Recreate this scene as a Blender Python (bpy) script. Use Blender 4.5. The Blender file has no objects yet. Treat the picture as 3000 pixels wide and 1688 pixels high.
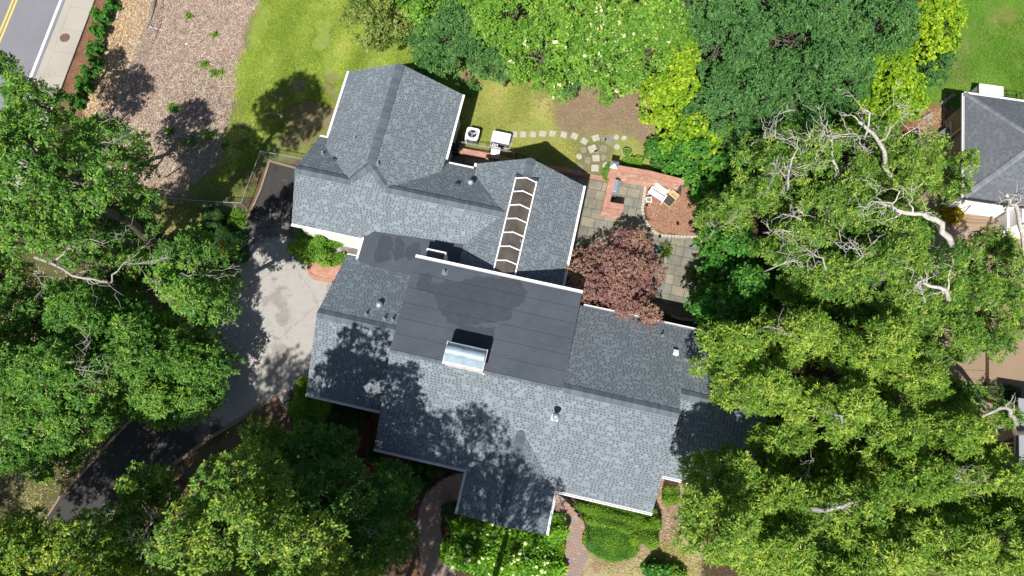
import bpy, bmesh, math
import numpy as np
from mathutils import Vector, Matrix

# ------------------------------------------------------------------ camera, sky, sun
S = bpy.context.scene
COL = S.collection
CAM_H, TILT, FPX, YAW = 43.0, math.radians(14.8), 2119.0, math.radians(-12.67)
cam = bpy.data.cameras.new("camera")
cam.sensor_width = 36.0
cam.lens = 36.0 * FPX / 3000.0
cam.clip_end = 2000
camo = bpy.data.objects.new("camera", cam)
camo.location = (0, 0, CAM_H)
camo.rotation_euler = (TILT, 0, 0)
COL.objects.link(camo)
S.camera = camo

SUN_EL, SUN_AZ = math.radians(54.6), math.radians(72.8)   # shadows run towards SUN_AZ
wd = bpy.data.worlds.new("World")
S.world = wd
wd.use_nodes = True
wn = wd.node_tree
sky = wn.nodes.new("ShaderNodeTexSky")
sky.sky_type = 'NISHITA'
sky.sun_disc = False
sky.sun_elevation = SUN_EL
sky.sun_rotation = math.radians(90) - (SUN_AZ + math.pi)
wn.links.new(sky.outputs[0], wn.nodes["Background"].inputs[0])
wn.nodes["Background"].inputs[1].default_value = 0.062
sl = bpy.data.lights.new("sun", 'SUN')
sl.energy = 5.0
sl.angle = math.radians(0.5)
sl.color = (1.0, 0.965, 0.91)
so = bpy.data.objects.new("sun", sl)
sd = Vector((math.cos(SUN_AZ) * math.cos(SUN_EL), math.sin(SUN_AZ) * math.cos(SUN_EL), -math.sin(SUN_EL)))
so.rotation_euler = sd.to_track_quat('-Z', 'Y').to_euler()
so.location = (0, 0, 60)
COL.objects.link(so)
S.view_settings.view_transform = 'Standard'
S.view_settings.look = 'None'
S.view_settings.exposure = 0.6
S.view_settings.gamma = 1.0

# ------------------------------------------------------------------ projection helpers
def W(px, py, z=0.0):
    x = (px - 1500) / FPX
    y = -(py - 844) / FPX
    c, s = math.cos(TILT), math.sin(TILT)
    d = (x, c * y + s, s * y - c)
    k = (z - CAM_H) / d[2]
    return Vector((d[0] * k, d[1] * k, z))
CY, SY = math.cos(YAW), math.sin(YAW)
def UV(px, py, z=0.0):
    w = W(px, py, z)
    return Vector((CY * w.x + SY * w.y, -SY * w.x + CY * w.y, z))
def UW(u, v, z=0.0):
    return Vector((CY * u - SY * v, SY * u + CY * v, z))
def onplane(px, py, pl):
    z = 4.0
    for _ in range(30):
        q = UV(px, py, z)
        z = 0.5 * z + 0.5 * pl(q.x, q.y)
    return UV(px, py, z)

R = np.random.RandomState(7)

# ------------------------------------------------------------------ object helpers
def link(o, parent=None):
    COL.objects.link(o)
    if parent is not None:
        o.parent = parent
    return o
def tag(o, label=None, cat=None, group=None, kind=None):
    if label: o["label"] = label
    if cat: o["category"] = cat
    if group: o["group"] = group
    if kind: o["kind"] = kind
    return o
def thing(name, label, cat, loc=(0, 0, 0), rz=0.0, group=None):
    o = bpy.data.objects.new(name, None)
    o.empty_display_size = 0.3
    o.location = loc
    o.rotation_euler = (0, 0, rz)
    link(o)
    return tag(o, label, cat, group)

class MB:
    """collects faces for one mesh"""
    def __init__(s):
        s.v, s.f, s.uv, s.m = [], [], [], []
    def face(s, pts, uv=None, m=0):
        i = len(s.v)
        s.v += [tuple(p) for p in pts]
        s.f.append(list(range(i, i + len(pts))))
        s.uv.append([tuple(q) for q in uv] if uv is not None else [(p[0], p[1]) for p in pts])
        s.m.append(m)
    def box(s, c, d, rz=0.0, m=0, top=(1.0, 1.0), tilt=None):
        hx, hy, hz = d[0] / 2, d[1] / 2, d[2] / 2
        P = []
        for sz in (-1, 1):
            kx, ky = (1, 1) if sz < 0 else top
            for sx, sy in ((-1, -1), (1, -1), (1, 1), (-1, 1)):
                P.append(Vector((sx * hx * kx, sy * hy * ky, sz * hz)))
        if tilt is not None:
            P = [tilt @ p for p in P]
        ca, sa = math.cos(rz), math.sin(rz)
        P = [(c[0] + ca * p.x - sa * p.y, c[1] + sa * p.x + ca * p.y, c[2] + p.z) for p in P]
        for q in ((0, 3, 2, 1), (4, 5, 6, 7), (0, 1, 5, 4), (1, 2, 6, 5), (2, 3, 7, 6), (3, 0, 4, 7)):
            pts = [P[k] for k in q]
            a, b = Vector(pts[1]) - Vector(pts[0]), Vector(pts[3]) - Vector(pts[0])
            s.face(pts, [(0, 0), (a.length, 0), (a.length, b.length), (0, b.length)], m)
    def prism(s, pts, z0, z1, m=0, mside=None):
        """pts: 2-D outline counter-clockwise"""
        mside = m if mside is None else mside
        n = len(pts)
        area = sum(pts[i][0] * pts[(i + 1) % n][1] - pts[(i + 1) % n][0] * pts[i][1] for i in range(n))
        if area < 0: pts = pts[::-1]
        s.face([(p[0], p[1], z1) for p in pts], None, m)
        s.face([(p[0], p[1], z0) for p in pts[::-1]], None, m)
        acc = 0
        for i in range(n):
            a, b = pts[i], pts[(i + 1) % n]
            L = math.hypot(b[0] - a[0], b[1] - a[1])
            s.face([(a[0], a[1], z0), (b[0], b[1], z0), (b[0], b[1], z1), (a[0], a[1], z1)],
                   [(acc, z0), (acc + L, z0), (acc + L, z1), (acc, z1)], mside)
            acc += L
    def tube(s, pts, rad, n=6, m=0, cap=True):
        pts = [Vector(p) for p in pts]
        if not hasattr(rad, '__len__'): rad = [rad] * len(pts)
        rings = []
        for i, p in enumerate(pts):
            t = (pts[min(i + 1, len(pts) - 1)] - pts[max(i - 1, 0)])
            if t.length < 1e-6: t = Vector((0, 0, 1))
            t.normalize()
            a = t.cross(Vector((0, 0, 1)) if abs(t.z) < .9 else Vector((1, 0, 0))).normalized()
            b = t.cross(a)
            rings.append([p + rad[i] * (math.cos(2 * math.pi * k / n) * a + math.sin(2 * math.pi * k / n) * b) for k in range(n)])
        base = len(s.v)
        for r in rings: s.v += [tuple(q) for q in r]
        for i in range(len(pts) - 1):
            for k in range(n):
                k2 = (k + 1) % n
                s.f.append([base + i * n + k, base + (i + 1) * n + k, base + (i + 1) * n + k2, base + i * n + k2])
                s.uv.append([(k / n, i), (k / n, i + 1), ((k + 1) / n, i + 1), ((k + 1) / n, i)])
                s.m.append(m)
        if cap:
            for ring, rev in ((0, False), (len(pts) - 1, True)):
                q = [base + ring * n + k for k in range(n)]
                s.f.append(q[::-1] if rev else q)
                s.uv.append([(0, 0)] * n)
                s.m.append(m)
    def lathe(s, prof, c=(0, 0, 0), n=20, m=0):
        base = len(s.v)
        for r, z in prof:
            for k in range(n):
                a = 2 * math.pi * k / n
                s.v.append((c[0] + r * math.cos(a), c[1] + r * math.sin(a), c[2] + z))
        for i in range(len(prof) - 1):
            for k in range(n):
                k2 = (k + 1) % n
                s.f.append([base + i * n + k, base + i * n + k2, base + (i + 1) * n + k2, base + (i + 1) * n + k])
                s.uv.append([(k / n, prof[i][1]), ((k + 1) / n, prof[i][1]), ((k + 1) / n, prof[i + 1][1]), (k / n, prof[i + 1][1])])
                s.m.append(m)
        for i, rev in ((0, True), (len(prof) - 1, False)):
            if prof[i][0] > 1e-4:
                q = [base + i * n + k for k in range(n)]
                s.f.append(q[::-1] if rev else q)
                s.uv.append([(0, 0)] * n)
                s.m.append(m)
    def build(s, name, mats, parent=None, smooth=False, bevel=0.0):
        me = bpy.data.meshes.new(name)
        me.from_pydata(s.v, [], s.f)
        if not isinstance(mats, (list, tuple)): mats = [mats]
        for q in mats: me.materials.append(q)
        ul = me.uv_layers.new(name="UVMap")
        flat = [c for f in s.uv for q in f for c in q]
        ul.data.foreach_set("uv", flat)
        me.polygons.foreach_set("material_index", s.m)
        if smooth: me.polygons.foreach_set("use_smooth", [True] * len(s.f))
        me.update()
        o = bpy.data.objects.new(name, me)
        link(o, parent)
        if bevel:
            w = o.modifiers.new("w", 'WELD'); w.merge_threshold = 0.0005
            b = o.modifiers.new("b", 'BEVEL'); b.width = bevel; b.segments = 2; b.limit_method = 'ANGLE'
        return o

# ------------------------------------------------------------------ materials
class NT:
    def __init__(s, name, rough=0.8, spec=0.3, metal=0.0):
        s.m = bpy.data.materials.new(name)
        s.m.use_nodes = True
        s.t = s.m.node_tree
        s.b = s.t.nodes["Principled BSDF"]
        s.b.inputs["Roughness"].default_value = rough
        s.b.inputs["Specular IOR Level"].default_value = spec
        s.b.inputs["Metallic"].default_value = metal
    def n(s, t, **kw):
        q = s.t.nodes.new(t)
        for k, v in kw.items(): setattr(q, k, v)
        return q
    def l(s, a, b): s.t.links.new(a, b)
    def val(s, sock, v):
        if hasattr(v, 'is_output'): s.l(v, sock)
        else: sock.default_value = v
    def math(s, op, a, b=0.0, c=0.0, clamp=False):
        q = s.n("ShaderNodeMath", operation=op); q.use_clamp = clamp
        s.val(q.inputs[0], a); s.val(q.inputs[1], b); s.val(q.inputs[2], c)
        return q.outputs[0]
    def mix(s, f, a, b, mode='MIX'):
        q = s.n("ShaderNodeMix", data_type='RGBA', blend_type=mode)
        s.val(q.inputs[0], f)
        for i, v in ((6, a), (7, b)):
            if hasattr(v, 'is_output'): s.l(v, q.inputs[i])
            else: q.inputs[i].default_value = (*v, 1) if len(v) == 3 else v
        return q.outputs[2]
    def noise(s, vec, scale, detail=4.0, rough=0.6, dim='3D'):
        q = s.n("ShaderNodeTexNoise", noise_dimensions=dim)
        q.inputs["Scale"].default_value = scale
        q.inputs["Detail"].default_value = detail
        q.inputs["Roughness"].default_value = rough
        if vec is not None: s.l(vec, q.inputs["Vector"])
        return q.outputs["Fac"]
    def ramp(s, f, stops):
        q = s.n("ShaderNodeValToRGB")
        e = q.color_ramp.elements
        while len(e) < len(stops): e.new(0.5)
        for k, (p, c) in zip(e, stops):
            k.position = p
            k.color = (*c, 1) if len(c) == 3 else c
        s.l(f, q.inputs[0])
        return q.outputs[0]
    def rng(s, f, a, b, c=0.0, d=1.0):
        q = s.n("ShaderNodeMapRange")
        s.l(f, q.inputs[0])
        for i, v in zip((1, 2, 3, 4), (a, b, c, d)): q.inputs[i].default_value = v
        return q.outputs[0]
    def obj(s): return s.n("ShaderNodeTexCoord").outputs["Object"]
    def geo(s): return s.n("ShaderNodeNewGeometry").outputs["Position"]
    def uv(s):
        return s.n("ShaderNodeTexCoord").outputs["UV"]
    def sep(s, v):
        q = s.n("ShaderNodeSeparateXYZ"); s.l(v, q.inputs[0]); return q.outputs
    def comb(s, x, y, z=0.0):
        q = s.n("ShaderNodeCombineXYZ")
        for i, v in enumerate((x, y, z)): s.val(q.inputs[i], v)
        return q.outputs[0]
    def white(s, v):
        q = s.n("ShaderNodeTexWhiteNoise", noise_dimensions='3D'); s.l(v, q.inputs["Vector"]); return q.outputs["Value"]
    def color(s, c): s.val(s.b.inputs["Base Color"], c if hasattr(c, 'is_output') else (*c, 1))
    def bump(s, h, strength=0.5, dist=0.02):
        q = s.n("ShaderNodeBump")
        q.inputs["Strength"].default_value = strength
        q.inputs["Distance"].default_value = dist
        s.l(h, q.inputs["Height"]); s.l(q.outputs[0], s.b.inputs["Normal"])

def simple(name, c, rough=0.6, var=0.18, scale=6.0, spec=0.3, metal=0.0, bump=0.0):
    n = NT(name, rough, spec, metal)
    p = n.geo()
    a = n.noise(p, scale, 5)
    b = n.noise(p, scale * 9, 3)
    k = n.math('ADD', n.math('MULTIPLY', a, 0.7), n.math('MULTIPLY', b, 0.3))
    f = n.rng(k, 0.3, 0.7)
    lo = tuple(x * (1 - var) for x in c); hi = tuple(min(1, x * (1 + var)) for x in c)
    n.color(n.mix(f, lo, hi))
    if bump: n.bump(b, bump, 0.01)
    return n.m

def shingle(name, light, dark, row=0.142, tab=0.195, thr=0.28, edge=0.80):
    n = NT(name, 0.85, 0.25)
    x, y, _ = n.sep(n.uv())
    ry = n.math('DIVIDE', y, row)
    r = n.math('FLOOR', ry)
    fy = n.math('FRACT', ry)
    ro = n.white(n.comb(r, 3.3, 1.1))
    tx = n.math('ADD', n.math('DIVIDE', x, tab), n.math('ADD', n.math('MULTIPLY', n.math('MODULO', r, 2.0), 0.5), n.math('MULTIPLY', ro, 1.0)))
    c = n.math('FLOOR', tx)
    fx = n.math('FRACT', tx)
    rnd = n.white(n.comb(r, c, 2.0))
    rnd2 = n.white(n.comb(r, n.math('FLOOR', n.math('DIVIDE', tx, 4.0)), 7.0))
    p = n.geo()
    big = n.noise(p, 0.35, 4)
    mps = n.n('ShaderNodeMapping'); mps.inputs['Scale'].default_value = (2.2, 0.35, 1)
    n.l(n.uv(), mps.inputs[0]); streak = n.noise(mps.outputs[0], 0.8, 5, 0.7)
    fine = n.noise(p, 45.0, 2)
    # laminated tab, darker colour band of the upper course
    hgt = n.math('ADD', 0.50, n.math('MULTIPLY', rnd2, 0.25))
    dash = n.math('MULTIPLY', n.math('GREATER_THAN', rnd, thr), n.math('LESS_THAN', fy, hgt))
    dash = n.math('MULTIPLY', dash, n.math('MULTIPLY', n.math('GREATER_THAN', fx, 0.14), n.math('LESS_THAN', fx, n.math('ADD', 0.45, n.math('MULTIPLY', rnd, 0.40)))))
    base = n.mix(n.rng(n.math('ADD', n.math('MULTIPLY', rnd2, 0.4), n.math('MULTIPLY', big, 0.7)), 0.2, 0.9),
                 tuple(q * 0.86 for q in light), tuple(q * 1.12 for q in light))
    base = n.mix(n.math('MULTIPLY', n.math('LESS_THAN', rnd, 0.12), 0.25), base, tuple(min(1, q * 1.6) for q in light))
    col = n.mix(n.math('MULTIPLY', dash, 0.9), base, dark)
    line = n.math('LESS_THAN', fy, 0.10)  # shadow line along each course edge, painted into the colour
    col = n.mix(n.math('MULTIPLY', line, 1 - edge), col, tuple(q * 0.6 for q in dark))
    col = n.mix(n.rng(fine, 0.3, 0.7, 0.0, 0.35), col, tuple(q * 0.7 for q in light))
    col = n.mix(n.rng(streak, 0.38, 0.75, 0, 0.32), col, n.mix(1, col, (0.62, 0.64, 0.66), 'MULTIPLY'))
    col = n.mix(n.rng(big, 0.5, 0.75, 0, 0.35), col, n.mix(1, col, (1.3, 1.27, 1.22), 'MULTIPLY'))
    n.color(col)
    h = n.math('ADD', n.math('MULTIPLY', fy, -0.5), n.math('ADD', n.math('MULTIPLY', dash, -0.5), n.math('MULTIPLY', fine, 0.15)))
    n.bump(h, 0.6, 0.012)
    return n.m

def bricks(name, c1, c2, mortar, w=0.21, h=0.07, rough=0.85, stain=None, scale=1.0):
    n = NT(name, rough, 0.25)
    q = n.n("ShaderNodeTexBrick")
    q.inputs["Scale"].default_value = scale
    q.inputs["Brick Width"].default_value = w
    q.inputs["Row Height"].default_value = h
    q.inputs["Mortar Size"].default_value = 0.008
    q.inputs["Bias"].default_value = 0.0
    q.inputs["Color1"].default_value = (*c1, 1)
    q.inputs["Color2"].default_value = (*c2, 1)
    q.inputs["Mortar"].default_value = (*mortar, 1)
    n.l(n.uv(), q.inputs["Vector"])
    p = n.geo()
    a = n.noise(p, 1.3, 5)
    col = n.mix(n.rng(a, 0.3, 0.75, 0, 0.35), q.outputs["Color"], tuple(x * 0.45 for x in c1))
    if stain:
        b = n.noise(p, 2.5, 6, 0.7)
        col = n.mix(n.rng(b, 0.48, 0.66, 0, 0.75), col, stain)
    n.color(col)
    n.bump(q.outputs["Fac"], -0.4, 0.01)
    return n.m

M = {}
M['shingle'] = shingle("shingle", (0.172, 0.202, 0.224), (0.066, 0.078, 0.092))
M['shingle_n'] = shingle("neighbour_shingle", (0.115, 0.125, 0.14), (0.085, 0.092, 0.105), row=0.16, tab=0.3, thr=0.45)
def ridge_mat(name, c):
    n = NT(name, 0.85, 0.25)
    x, y, _ = n.sep(n.uv())
    s = n.math('FLOOR', n.math('DIVIDE', x, 0.2))
    r = n.white(n.comb(s, 1.0, 4.0))
    f = n.noise(n.geo(), 50, 2)
    n.color(n.mix(n.math('ADD', n.math('MULTIPLY', r, 0.6), n.math('MULTIPLY', f, 0.4)), tuple(q * 0.72 for q in c), tuple(q * 1.25 for q in c)))
    n.bump(n.math('FRACT', n.math('DIVIDE', x, 0.2)), 0.3, 0.01)
    return n.m
M['ridge'] = ridge_mat("ridge_shingle", (0.088, 0.108, 0.127))
M['ridge_n'] = ridge_mat("neighbour_ridge_shingle", (0.15, 0.165, 0.18))
def membrane(name, c, damp):
    n = NT(name, 0.75, 0.3)
    x, y, _ = n.sep(n.uv())
    p = n.geo()
    a = n.noise(p, 0.5, 6, 0.65); b = n.noise(p, 30, 3); e = n.noise(p, 2.6, 6, 0.7)
    col = n.mix(n.rng(a, 0.25, 0.75), tuple(q * 0.8 for q in c), tuple(q * 1.2 for q in c))
    col = n.mix(n.rng(b, 0.35, 0.65, 0, 0.3), col, tuple(q * 0.6 for q in c))
    col = n.mix(n.rng(e, 0.5, 0.75, 0, 0.3), col, tuple(q * 1.45 for q in c))
    rust = n.noise(p, 0.9, 5, 0.7)
    col = n.mix(n.rng(rust, 0.62, 0.78, 0, 0.28), col, (0.15, 0.10, 0.07))
    d = n.n("ShaderNodeAttribute", attribute_name="damp").outputs["Fac"]
    d = n.math('ADD', d, n.math('MULTIPLY', n.math('SUBTRACT', e, 0.5), 0.5))
    ring = n.math('MULTIPLY', n.rng(d, 0.30, 0.46), n.rng(d, 0.46, 0.62, 1.0, 0.0))
    col = n.mix(n.math('MULTIPLY', n.rng(d, 0.35, 0.66), 0.66), col, n.mix(n.rng(e, .35, .65), damp, tuple(q * 1.35 for q in damp)))
    col = n.mix(n.math('MULTIPLY', ring, 0.15), col, (0.15, 0.145, 0.14))
    fy = n.math('FRACT', n.math('DIVIDE', n.math('ADD', y, n.math('MULTIPLY', n.noise(p, 0.6, 2), 0.06)), 1.0))
    col = n.mix(n.math('MULTIPLY', n.math('LESS_THAN', fy, 0.02), 0.45), col, (0.03, 0.03, 0.035))
    n.color(col)
    n.bump(b, 0.15, 0.005)
    return n.m
M['membrane'] = membrane("roof_membrane", (0.058, 0.069, 0.086), (0.027, 0.030, 0.037))
def siding(name, c, pitch=0.15):
    n = NT(name, 0.55, 0.35)
    x, y, z = n.sep(n.geo())
    f = n.math('FRACT', n.math('DIVIDE', z, pitch))
    a = n.noise(n.geo(), 2.0, 4)
    col = n.mix(n.rng(a, 0.3, 0.7), tuple(q * 0.9 for q in c), c)
    n.color(n.mix(n.math('MULTIPLY', n.math('LESS_THAN', f, 0.08), 0.5), col, tuple(q * 0.5 for q in c)))
    n.bump(f, 0.5, 0.012)
    return n.m
M['white_siding'] = siding("white_siding", (0.78, 0.77, 0.75))
M['tan_siding'] = siding("tan_siding", (0.30, 0.27, 0.19))
M['grey_siding'] = siding("grey_siding", (0.26, 0.27, 0.28))
M['white'] = simple("white_paint", (0.8, 0.78, 0.78), 0.45, 0.06)
M['offwhite'] = simple("weathered_white_paint", (0.68, 0.66, 0.66), 0.6, 0.15, 9)
M['whitebrick'] = bricks("painted_brick", (0.74, 0.70, 0.67), (0.62, 0.56, 0.53), (0.5, 0.45, 0.42), stain=(0.36, 0.27, 0.22))
M['galv'] = simple("galvanised_steel", (0.30, 0.38, 0.43), 0.6, 0.25, 3.0, 0.4, 0.35)
M['greymetal'] = simple("grey_metal", (0.30, 0.36, 0.42), 0.45, 0.12, 8, 0.5, 0.4)
M['lead'] = simple("vent_boot", (0.16, 0.17, 0.19), 0.55, 0.2, 20)
M['black'] = simple("black_paint", (0.018, 0.018, 0.02), 0.45, 0.3, 10)
M['dark'] = simple("dark_plastic", (0.04, 0.042, 0.046), 0.6, 0.25, 10)
M['greyplastic'] = simple("grey_plastic", (0.15, 0.155, 0.165), 0.5, 0.15, 10)
M['iron'] = simple("iron", (0.05, 0.05, 0.055), 0.5, 0.3, 20)
M['silver'] = simple("silver_rail", (0.38, 0.39, 0.40), 0.5, 0.2, 20, 0.5, 0.4)
def glass_mat():
    n = NT("skylight_glass", 0.12, 0.5)
    a = n.noise(n.geo(), 1.4, 3)
    n.color(n.mix(n.rng(a, 0.3, 0.7), (0.055, 0.045, 0.036), (0.13, 0.112, 0.09)))
    return n.m
M['glass'] = glass_mat()
M['winglass'] = simple("window_glass", (0.02, 0.024, 0.028), 0.06, 0.2, 3, 0.6)
M['brick'] = bricks("red_brick", (0.42, 0.16, 0.095), (0.54, 0.26, 0.17), (0.50, 0.38, 0.31), stain=None)
M['brick_wall'] = bricks("weathered_red_brick", (0.42, 0.155, 0.09), (0.56, 0.27, 0.18), (0.52, 0.42, 0.36), stain=(0.62, 0.50, 0.45))
M['brick_flat'] = bricks("brick_paving", (0.36, 0.16, 0.115), (0.46, 0.24, 0.17), (0.42, 0.30, 0.23), 0.2, 0.1)
def paver(name):
    n = NT(name, 0.85, 0.2)
    q = n.n("ShaderNodeTexBrick")
    q.inputs["Scale"].default_value = 1.0
    q.inputs["Brick Width"].default_value = 0.24
    q.inputs["Row Height"].default_value = 0.16
    q.inputs["Mortar Size"].default_value = 0.008
    q.inputs["Color1"].default_value = (0, 0, 0, 1)
    q.inputs["Color2"].default_value = (1, 1, 1, 1)
    q.inputs["Mortar"].default_value = (0.5, 0.5, 0.5, 1)
    n.l(n.uv(), q.inputs["Vector"])
    c = n.ramp(q.outputs["Color"], [(0.0, (0.33, 0.18, 0.13)), (0.35, (0.26, 0.17, 0.14)), (0.6, (0.22, 0.20, 0.185)), (1.0, (0.36, 0.23, 0.17))])
    a = n.noise(n.geo(), 1.2, 5)
    c = n.mix(n.rng(a, 0.35, 0.7, 0, 0.5), c, (0.17, 0.145, 0.125))
    c = n.mix(n.math('MULTIPLY', q.outputs["Fac"], 0.8), c, (0.10, 0.085, 0.07))
    n.color(c)
    n.bump(q.outputs["Fac"], -0.5, 0.01)
    return n.m
M['paver'] = paver("path_paver")
def asphalt(name, c, patch=None, lo=0.5, hi=0.56, scale=0.35):
    n = NT(name, 0.9, 0.2)
    p = n.geo()
    a = n.noise(p, 0.25, 6, 0.6)
    b = n.noise(p, 60, 3)
    col = n.mix(n.rng(a, 0.25, 0.75), tuple(q * 0.85 for q in c), tuple(q * 1.12 for q in c))
    if patch:
        d = n.noise(p, scale, 7, 0.62)
        col = n.mix(n.rng(d, lo, hi, 0, 0.8), col, patch)
    sp = n.noise(p, 2.2, 6, 0.75)
    col = n.mix(n.rng(sp, 0.58, 0.72, 0, 0.35), col, tuple(q * 0.5 for q in c))
    col = n.mix(n.rng(b, 0.3, 0.7, 0, 0.3), col, tuple(q * 0.65 for q in c))
    n.color(col)
    n.bump(b, 0.3, 0.006)
    return n.m
M['road'] = asphalt("road_asphalt", (0.19, 0.19, 0.205))
def drive_mat():
    n = NT("weathered_drive", 0.88, 0.2)
    p = n.geo()
    x, y, _ = n.sep(p)
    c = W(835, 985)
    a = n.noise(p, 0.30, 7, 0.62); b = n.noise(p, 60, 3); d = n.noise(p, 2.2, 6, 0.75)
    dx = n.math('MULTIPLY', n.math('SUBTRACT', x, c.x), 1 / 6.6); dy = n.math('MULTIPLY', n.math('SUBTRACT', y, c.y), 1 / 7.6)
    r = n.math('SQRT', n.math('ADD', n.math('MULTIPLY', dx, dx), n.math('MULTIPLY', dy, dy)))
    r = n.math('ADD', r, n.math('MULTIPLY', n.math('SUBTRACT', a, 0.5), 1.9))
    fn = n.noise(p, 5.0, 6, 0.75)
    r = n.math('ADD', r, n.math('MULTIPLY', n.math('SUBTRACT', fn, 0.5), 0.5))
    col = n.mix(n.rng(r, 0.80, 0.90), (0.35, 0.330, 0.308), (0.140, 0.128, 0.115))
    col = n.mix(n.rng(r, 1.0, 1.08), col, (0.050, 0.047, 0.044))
    pt = n.noise(p, 0.6, 8, 0.66)
    col = n.mix(n.rng(pt, 0.56, 0.60, 0, 0.6), col, n.mix(1, col, (0.58, 0.56, 0.54), 'MULTIPLY'))
    col = n.mix(n.rng(d, 0.5, 0.72, 0, 0.45), col, n.mix(1, col, (0.55, 0.53, 0.50), 'MULTIPLY'))
    col = n.mix(n.rng(b, 0.3, 0.7, 0, 0.4), col, n.mix(1, col, (0.6, 0.6, 0.6), 'MULTIPLY'))
    cr = n.n("ShaderNodeTexVoronoi", feature='DISTANCE_TO_EDGE'); cr.inputs["Scale"].default_value = 0.22
    wv = n.n("ShaderNodeVectorMath", operation='ADD'); n.l(p, wv.inputs[0]); n.l(n.comb(n.math('MULTIPLY', d, 1.2), n.math('MULTIPLY', fn, 0.5)), wv.inputs[1])
    n.l(wv.outputs[0], cr.inputs["Vector"])
    col = n.mix(n.math('MULTIPLY', n.math('LESS_THAN', cr.outputs["Distance"], 0.004), 0.35), col, (0.03, 0.028, 0.026))
    n.color(col); n.bump(b, 0.3, 0.006)
    return n.m
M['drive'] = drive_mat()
M['concrete'] = asphalt("sidewalk_concrete", (0.36, 0.335, 0.285))
M['patio_conc'] = asphalt("tan_concrete", (0.27, 0.195, 0.13))
M['slab'] = simple("stone_slab", (0.36, 0.34, 0.29), 0.9, 0.2, 5, 0.2, 0, 0.3)
M['slab2'] = simple("stone_slab_mossy", (0.20, 0.19, 0.145), 0.9, 0.25, 5, 0.2, 0, 0.3)
M['cobble'] = simple("edging_cobble", (0.40, 0.36, 0.30), 0.9, 0.3, 6, 0.2)
M['yellow'] = simple("yellow_line", (0.62, 0.45, 0.10), 0.8, 0.2, 8)
M['whiteline'] = simple("white_line", (0.72, 0.72, 0.72), 0.8, 0.12, 8)
M['rust'] = simple("rusty_iron", (0.13, 0.08, 0.065), 0.8, 0.3, 10)
M['rock'] = simple("rock", (0.33, 0.29, 0.24), 0.95, 0.3, 5, 0.2, 0, 0.5)
M['timber'] = simple("weathered_timber", (0.24, 0.215, 0.17), 0.9, 0.3, 4)
M['teak'] = simple("grey_teak", (0.20, 0.20, 0.21), 0.7, 0.2, 8)
M['tanwood'] = simple("tan_wood", (0.50, 0.38, 0.20), 0.7, 0.2, 8)
M['cushion'] = simple("tan_cushion", (0.55, 0.42, 0.20), 0.9, 0.1, 8)
M['darkcushion'] = simple("dark_cushion", (0.05, 0.05, 0.045), 0.9, 0.3, 8)
M['redwood'] = simple("reddish_slats", (0.22, 0.12, 0.10), 0.8, 0.2, 8)
M['terracotta'] = simple("terracotta", (0.36, 0.16, 0.08), 0.85, 0.2, 6)
M['stonepot'] = simple("pale_stone_pot", (0.52, 0.44, 0.34), 0.85, 0.2, 8)
M['soil'] = simple("potting_soil", (0.06, 0.04, 0.03), 0.95, 0.4, 20)
M['blue'] = simple("blue_plastic", (0.05, 0.35, 0.60), 0.4, 0.1, 8)
M['orange'] = simple("orange_plastic", (0.80, 0.22, 0.03), 0.5, 0.1, 8)
M['bark_pale'] = simple("pale_bark", (0.29, 0.27, 0.24), 0.9, 0.6, 7, 0.2, 0, 0.5)
M['bark_white'] = simple("bleached_bark", (0.42, 0.39, 0.35), 0.9, 0.55, 7, 0.2, 0, 0.5)
M['bark'] = simple("grey_brown_bark", (0.11, 0.095, 0.075), 0.95, 0.4, 5, 0.2, 0, 0.5)
M['litter'] = simple("dry_stalks", (0.42, 0.34, 0.26), 0.95, 0.5, 3)

def leafmat(name, dark, mid, tip, trans=0.35, rough=0.5):
    n = NT(name, rough, 0.3)
    at = n.n("ShaderNodeAttribute", attribute_name="tint")
    isl = n.n("ShaderNodeNewGeometry").outputs["Random Per Island"]
    f = n.math('ADD', at.outputs["Fac"], n.math('MULTIPLY', n.math('SUBTRACT', isl, 0.5), 0.35))
    c = n.ramp(f, [(0.0, dark), (0.55, mid), (1.0, tip)])
    n.color(c)
    out = n.t.nodes["Material Output"]
    tr = n.n("ShaderNodeBsdfTranslucent")
    c2 = n.mix(1.0, c, (1.0, 1.0, 0.55), 'MULTIPLY')
    hs = n.n("ShaderNodeHueSaturation"); hs.inputs["Value"].default_value = 1.5
    n.l(c2, hs.inputs["Color"]); n.l(hs.outputs[0], tr.inputs[0])
    mx = n.n("ShaderNodeMixShader"); mx.inputs[0].default_value = trans
    n.l(n.b.outputs[0], mx.inputs[1]); n.l(tr.outputs[0], mx.inputs[2]); n.l(mx.outputs[0], out.inputs[0])
    return n.m
# kind: leaf length, width, leaves per tuft, upward bias, material
K = {}
def kind(name, L, w, k, up, dark, mid, tip, trans=0.36):
    K[name] = (L, w, k, up, leafmat(name + "_leaf", dark, mid, tip, trans))
kind('oak', 0.19, 0.056, 10, .25, (0.044, 0.130, 0.021), (0.100, 0.248, 0.038), (0.283, 0.437, 0.065))
kind('bright', 0.165, 0.06, 10, .25, (0.066, 0.155, 0.021), (0.142, 0.277, 0.038), (0.448, 0.496, 0.065))
kind('laurel', 0.215, 0.046, 12, .35, (0.054, 0.142, 0.014), (0.151, 0.286, 0.030), (0.454, 0.540, 0.092))
kind('willow', 0.195, 0.044, 11, .25, (0.048, 0.137, 0.017), (0.129, 0.269, 0.034), (0.403, 0.493, 0.084))
kind('dark', 0.185, 0.058, 9, .25, (0.041, 0.125, 0.032), (0.077, 0.206, 0.054), (0.165, 0.307, 0.083))
kind('flower', 0.194, 0.075, 9, .2, (0.066, 0.170, 0.021), (0.142, 0.313, 0.035), (0.342, 0.507, 0.071))
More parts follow.
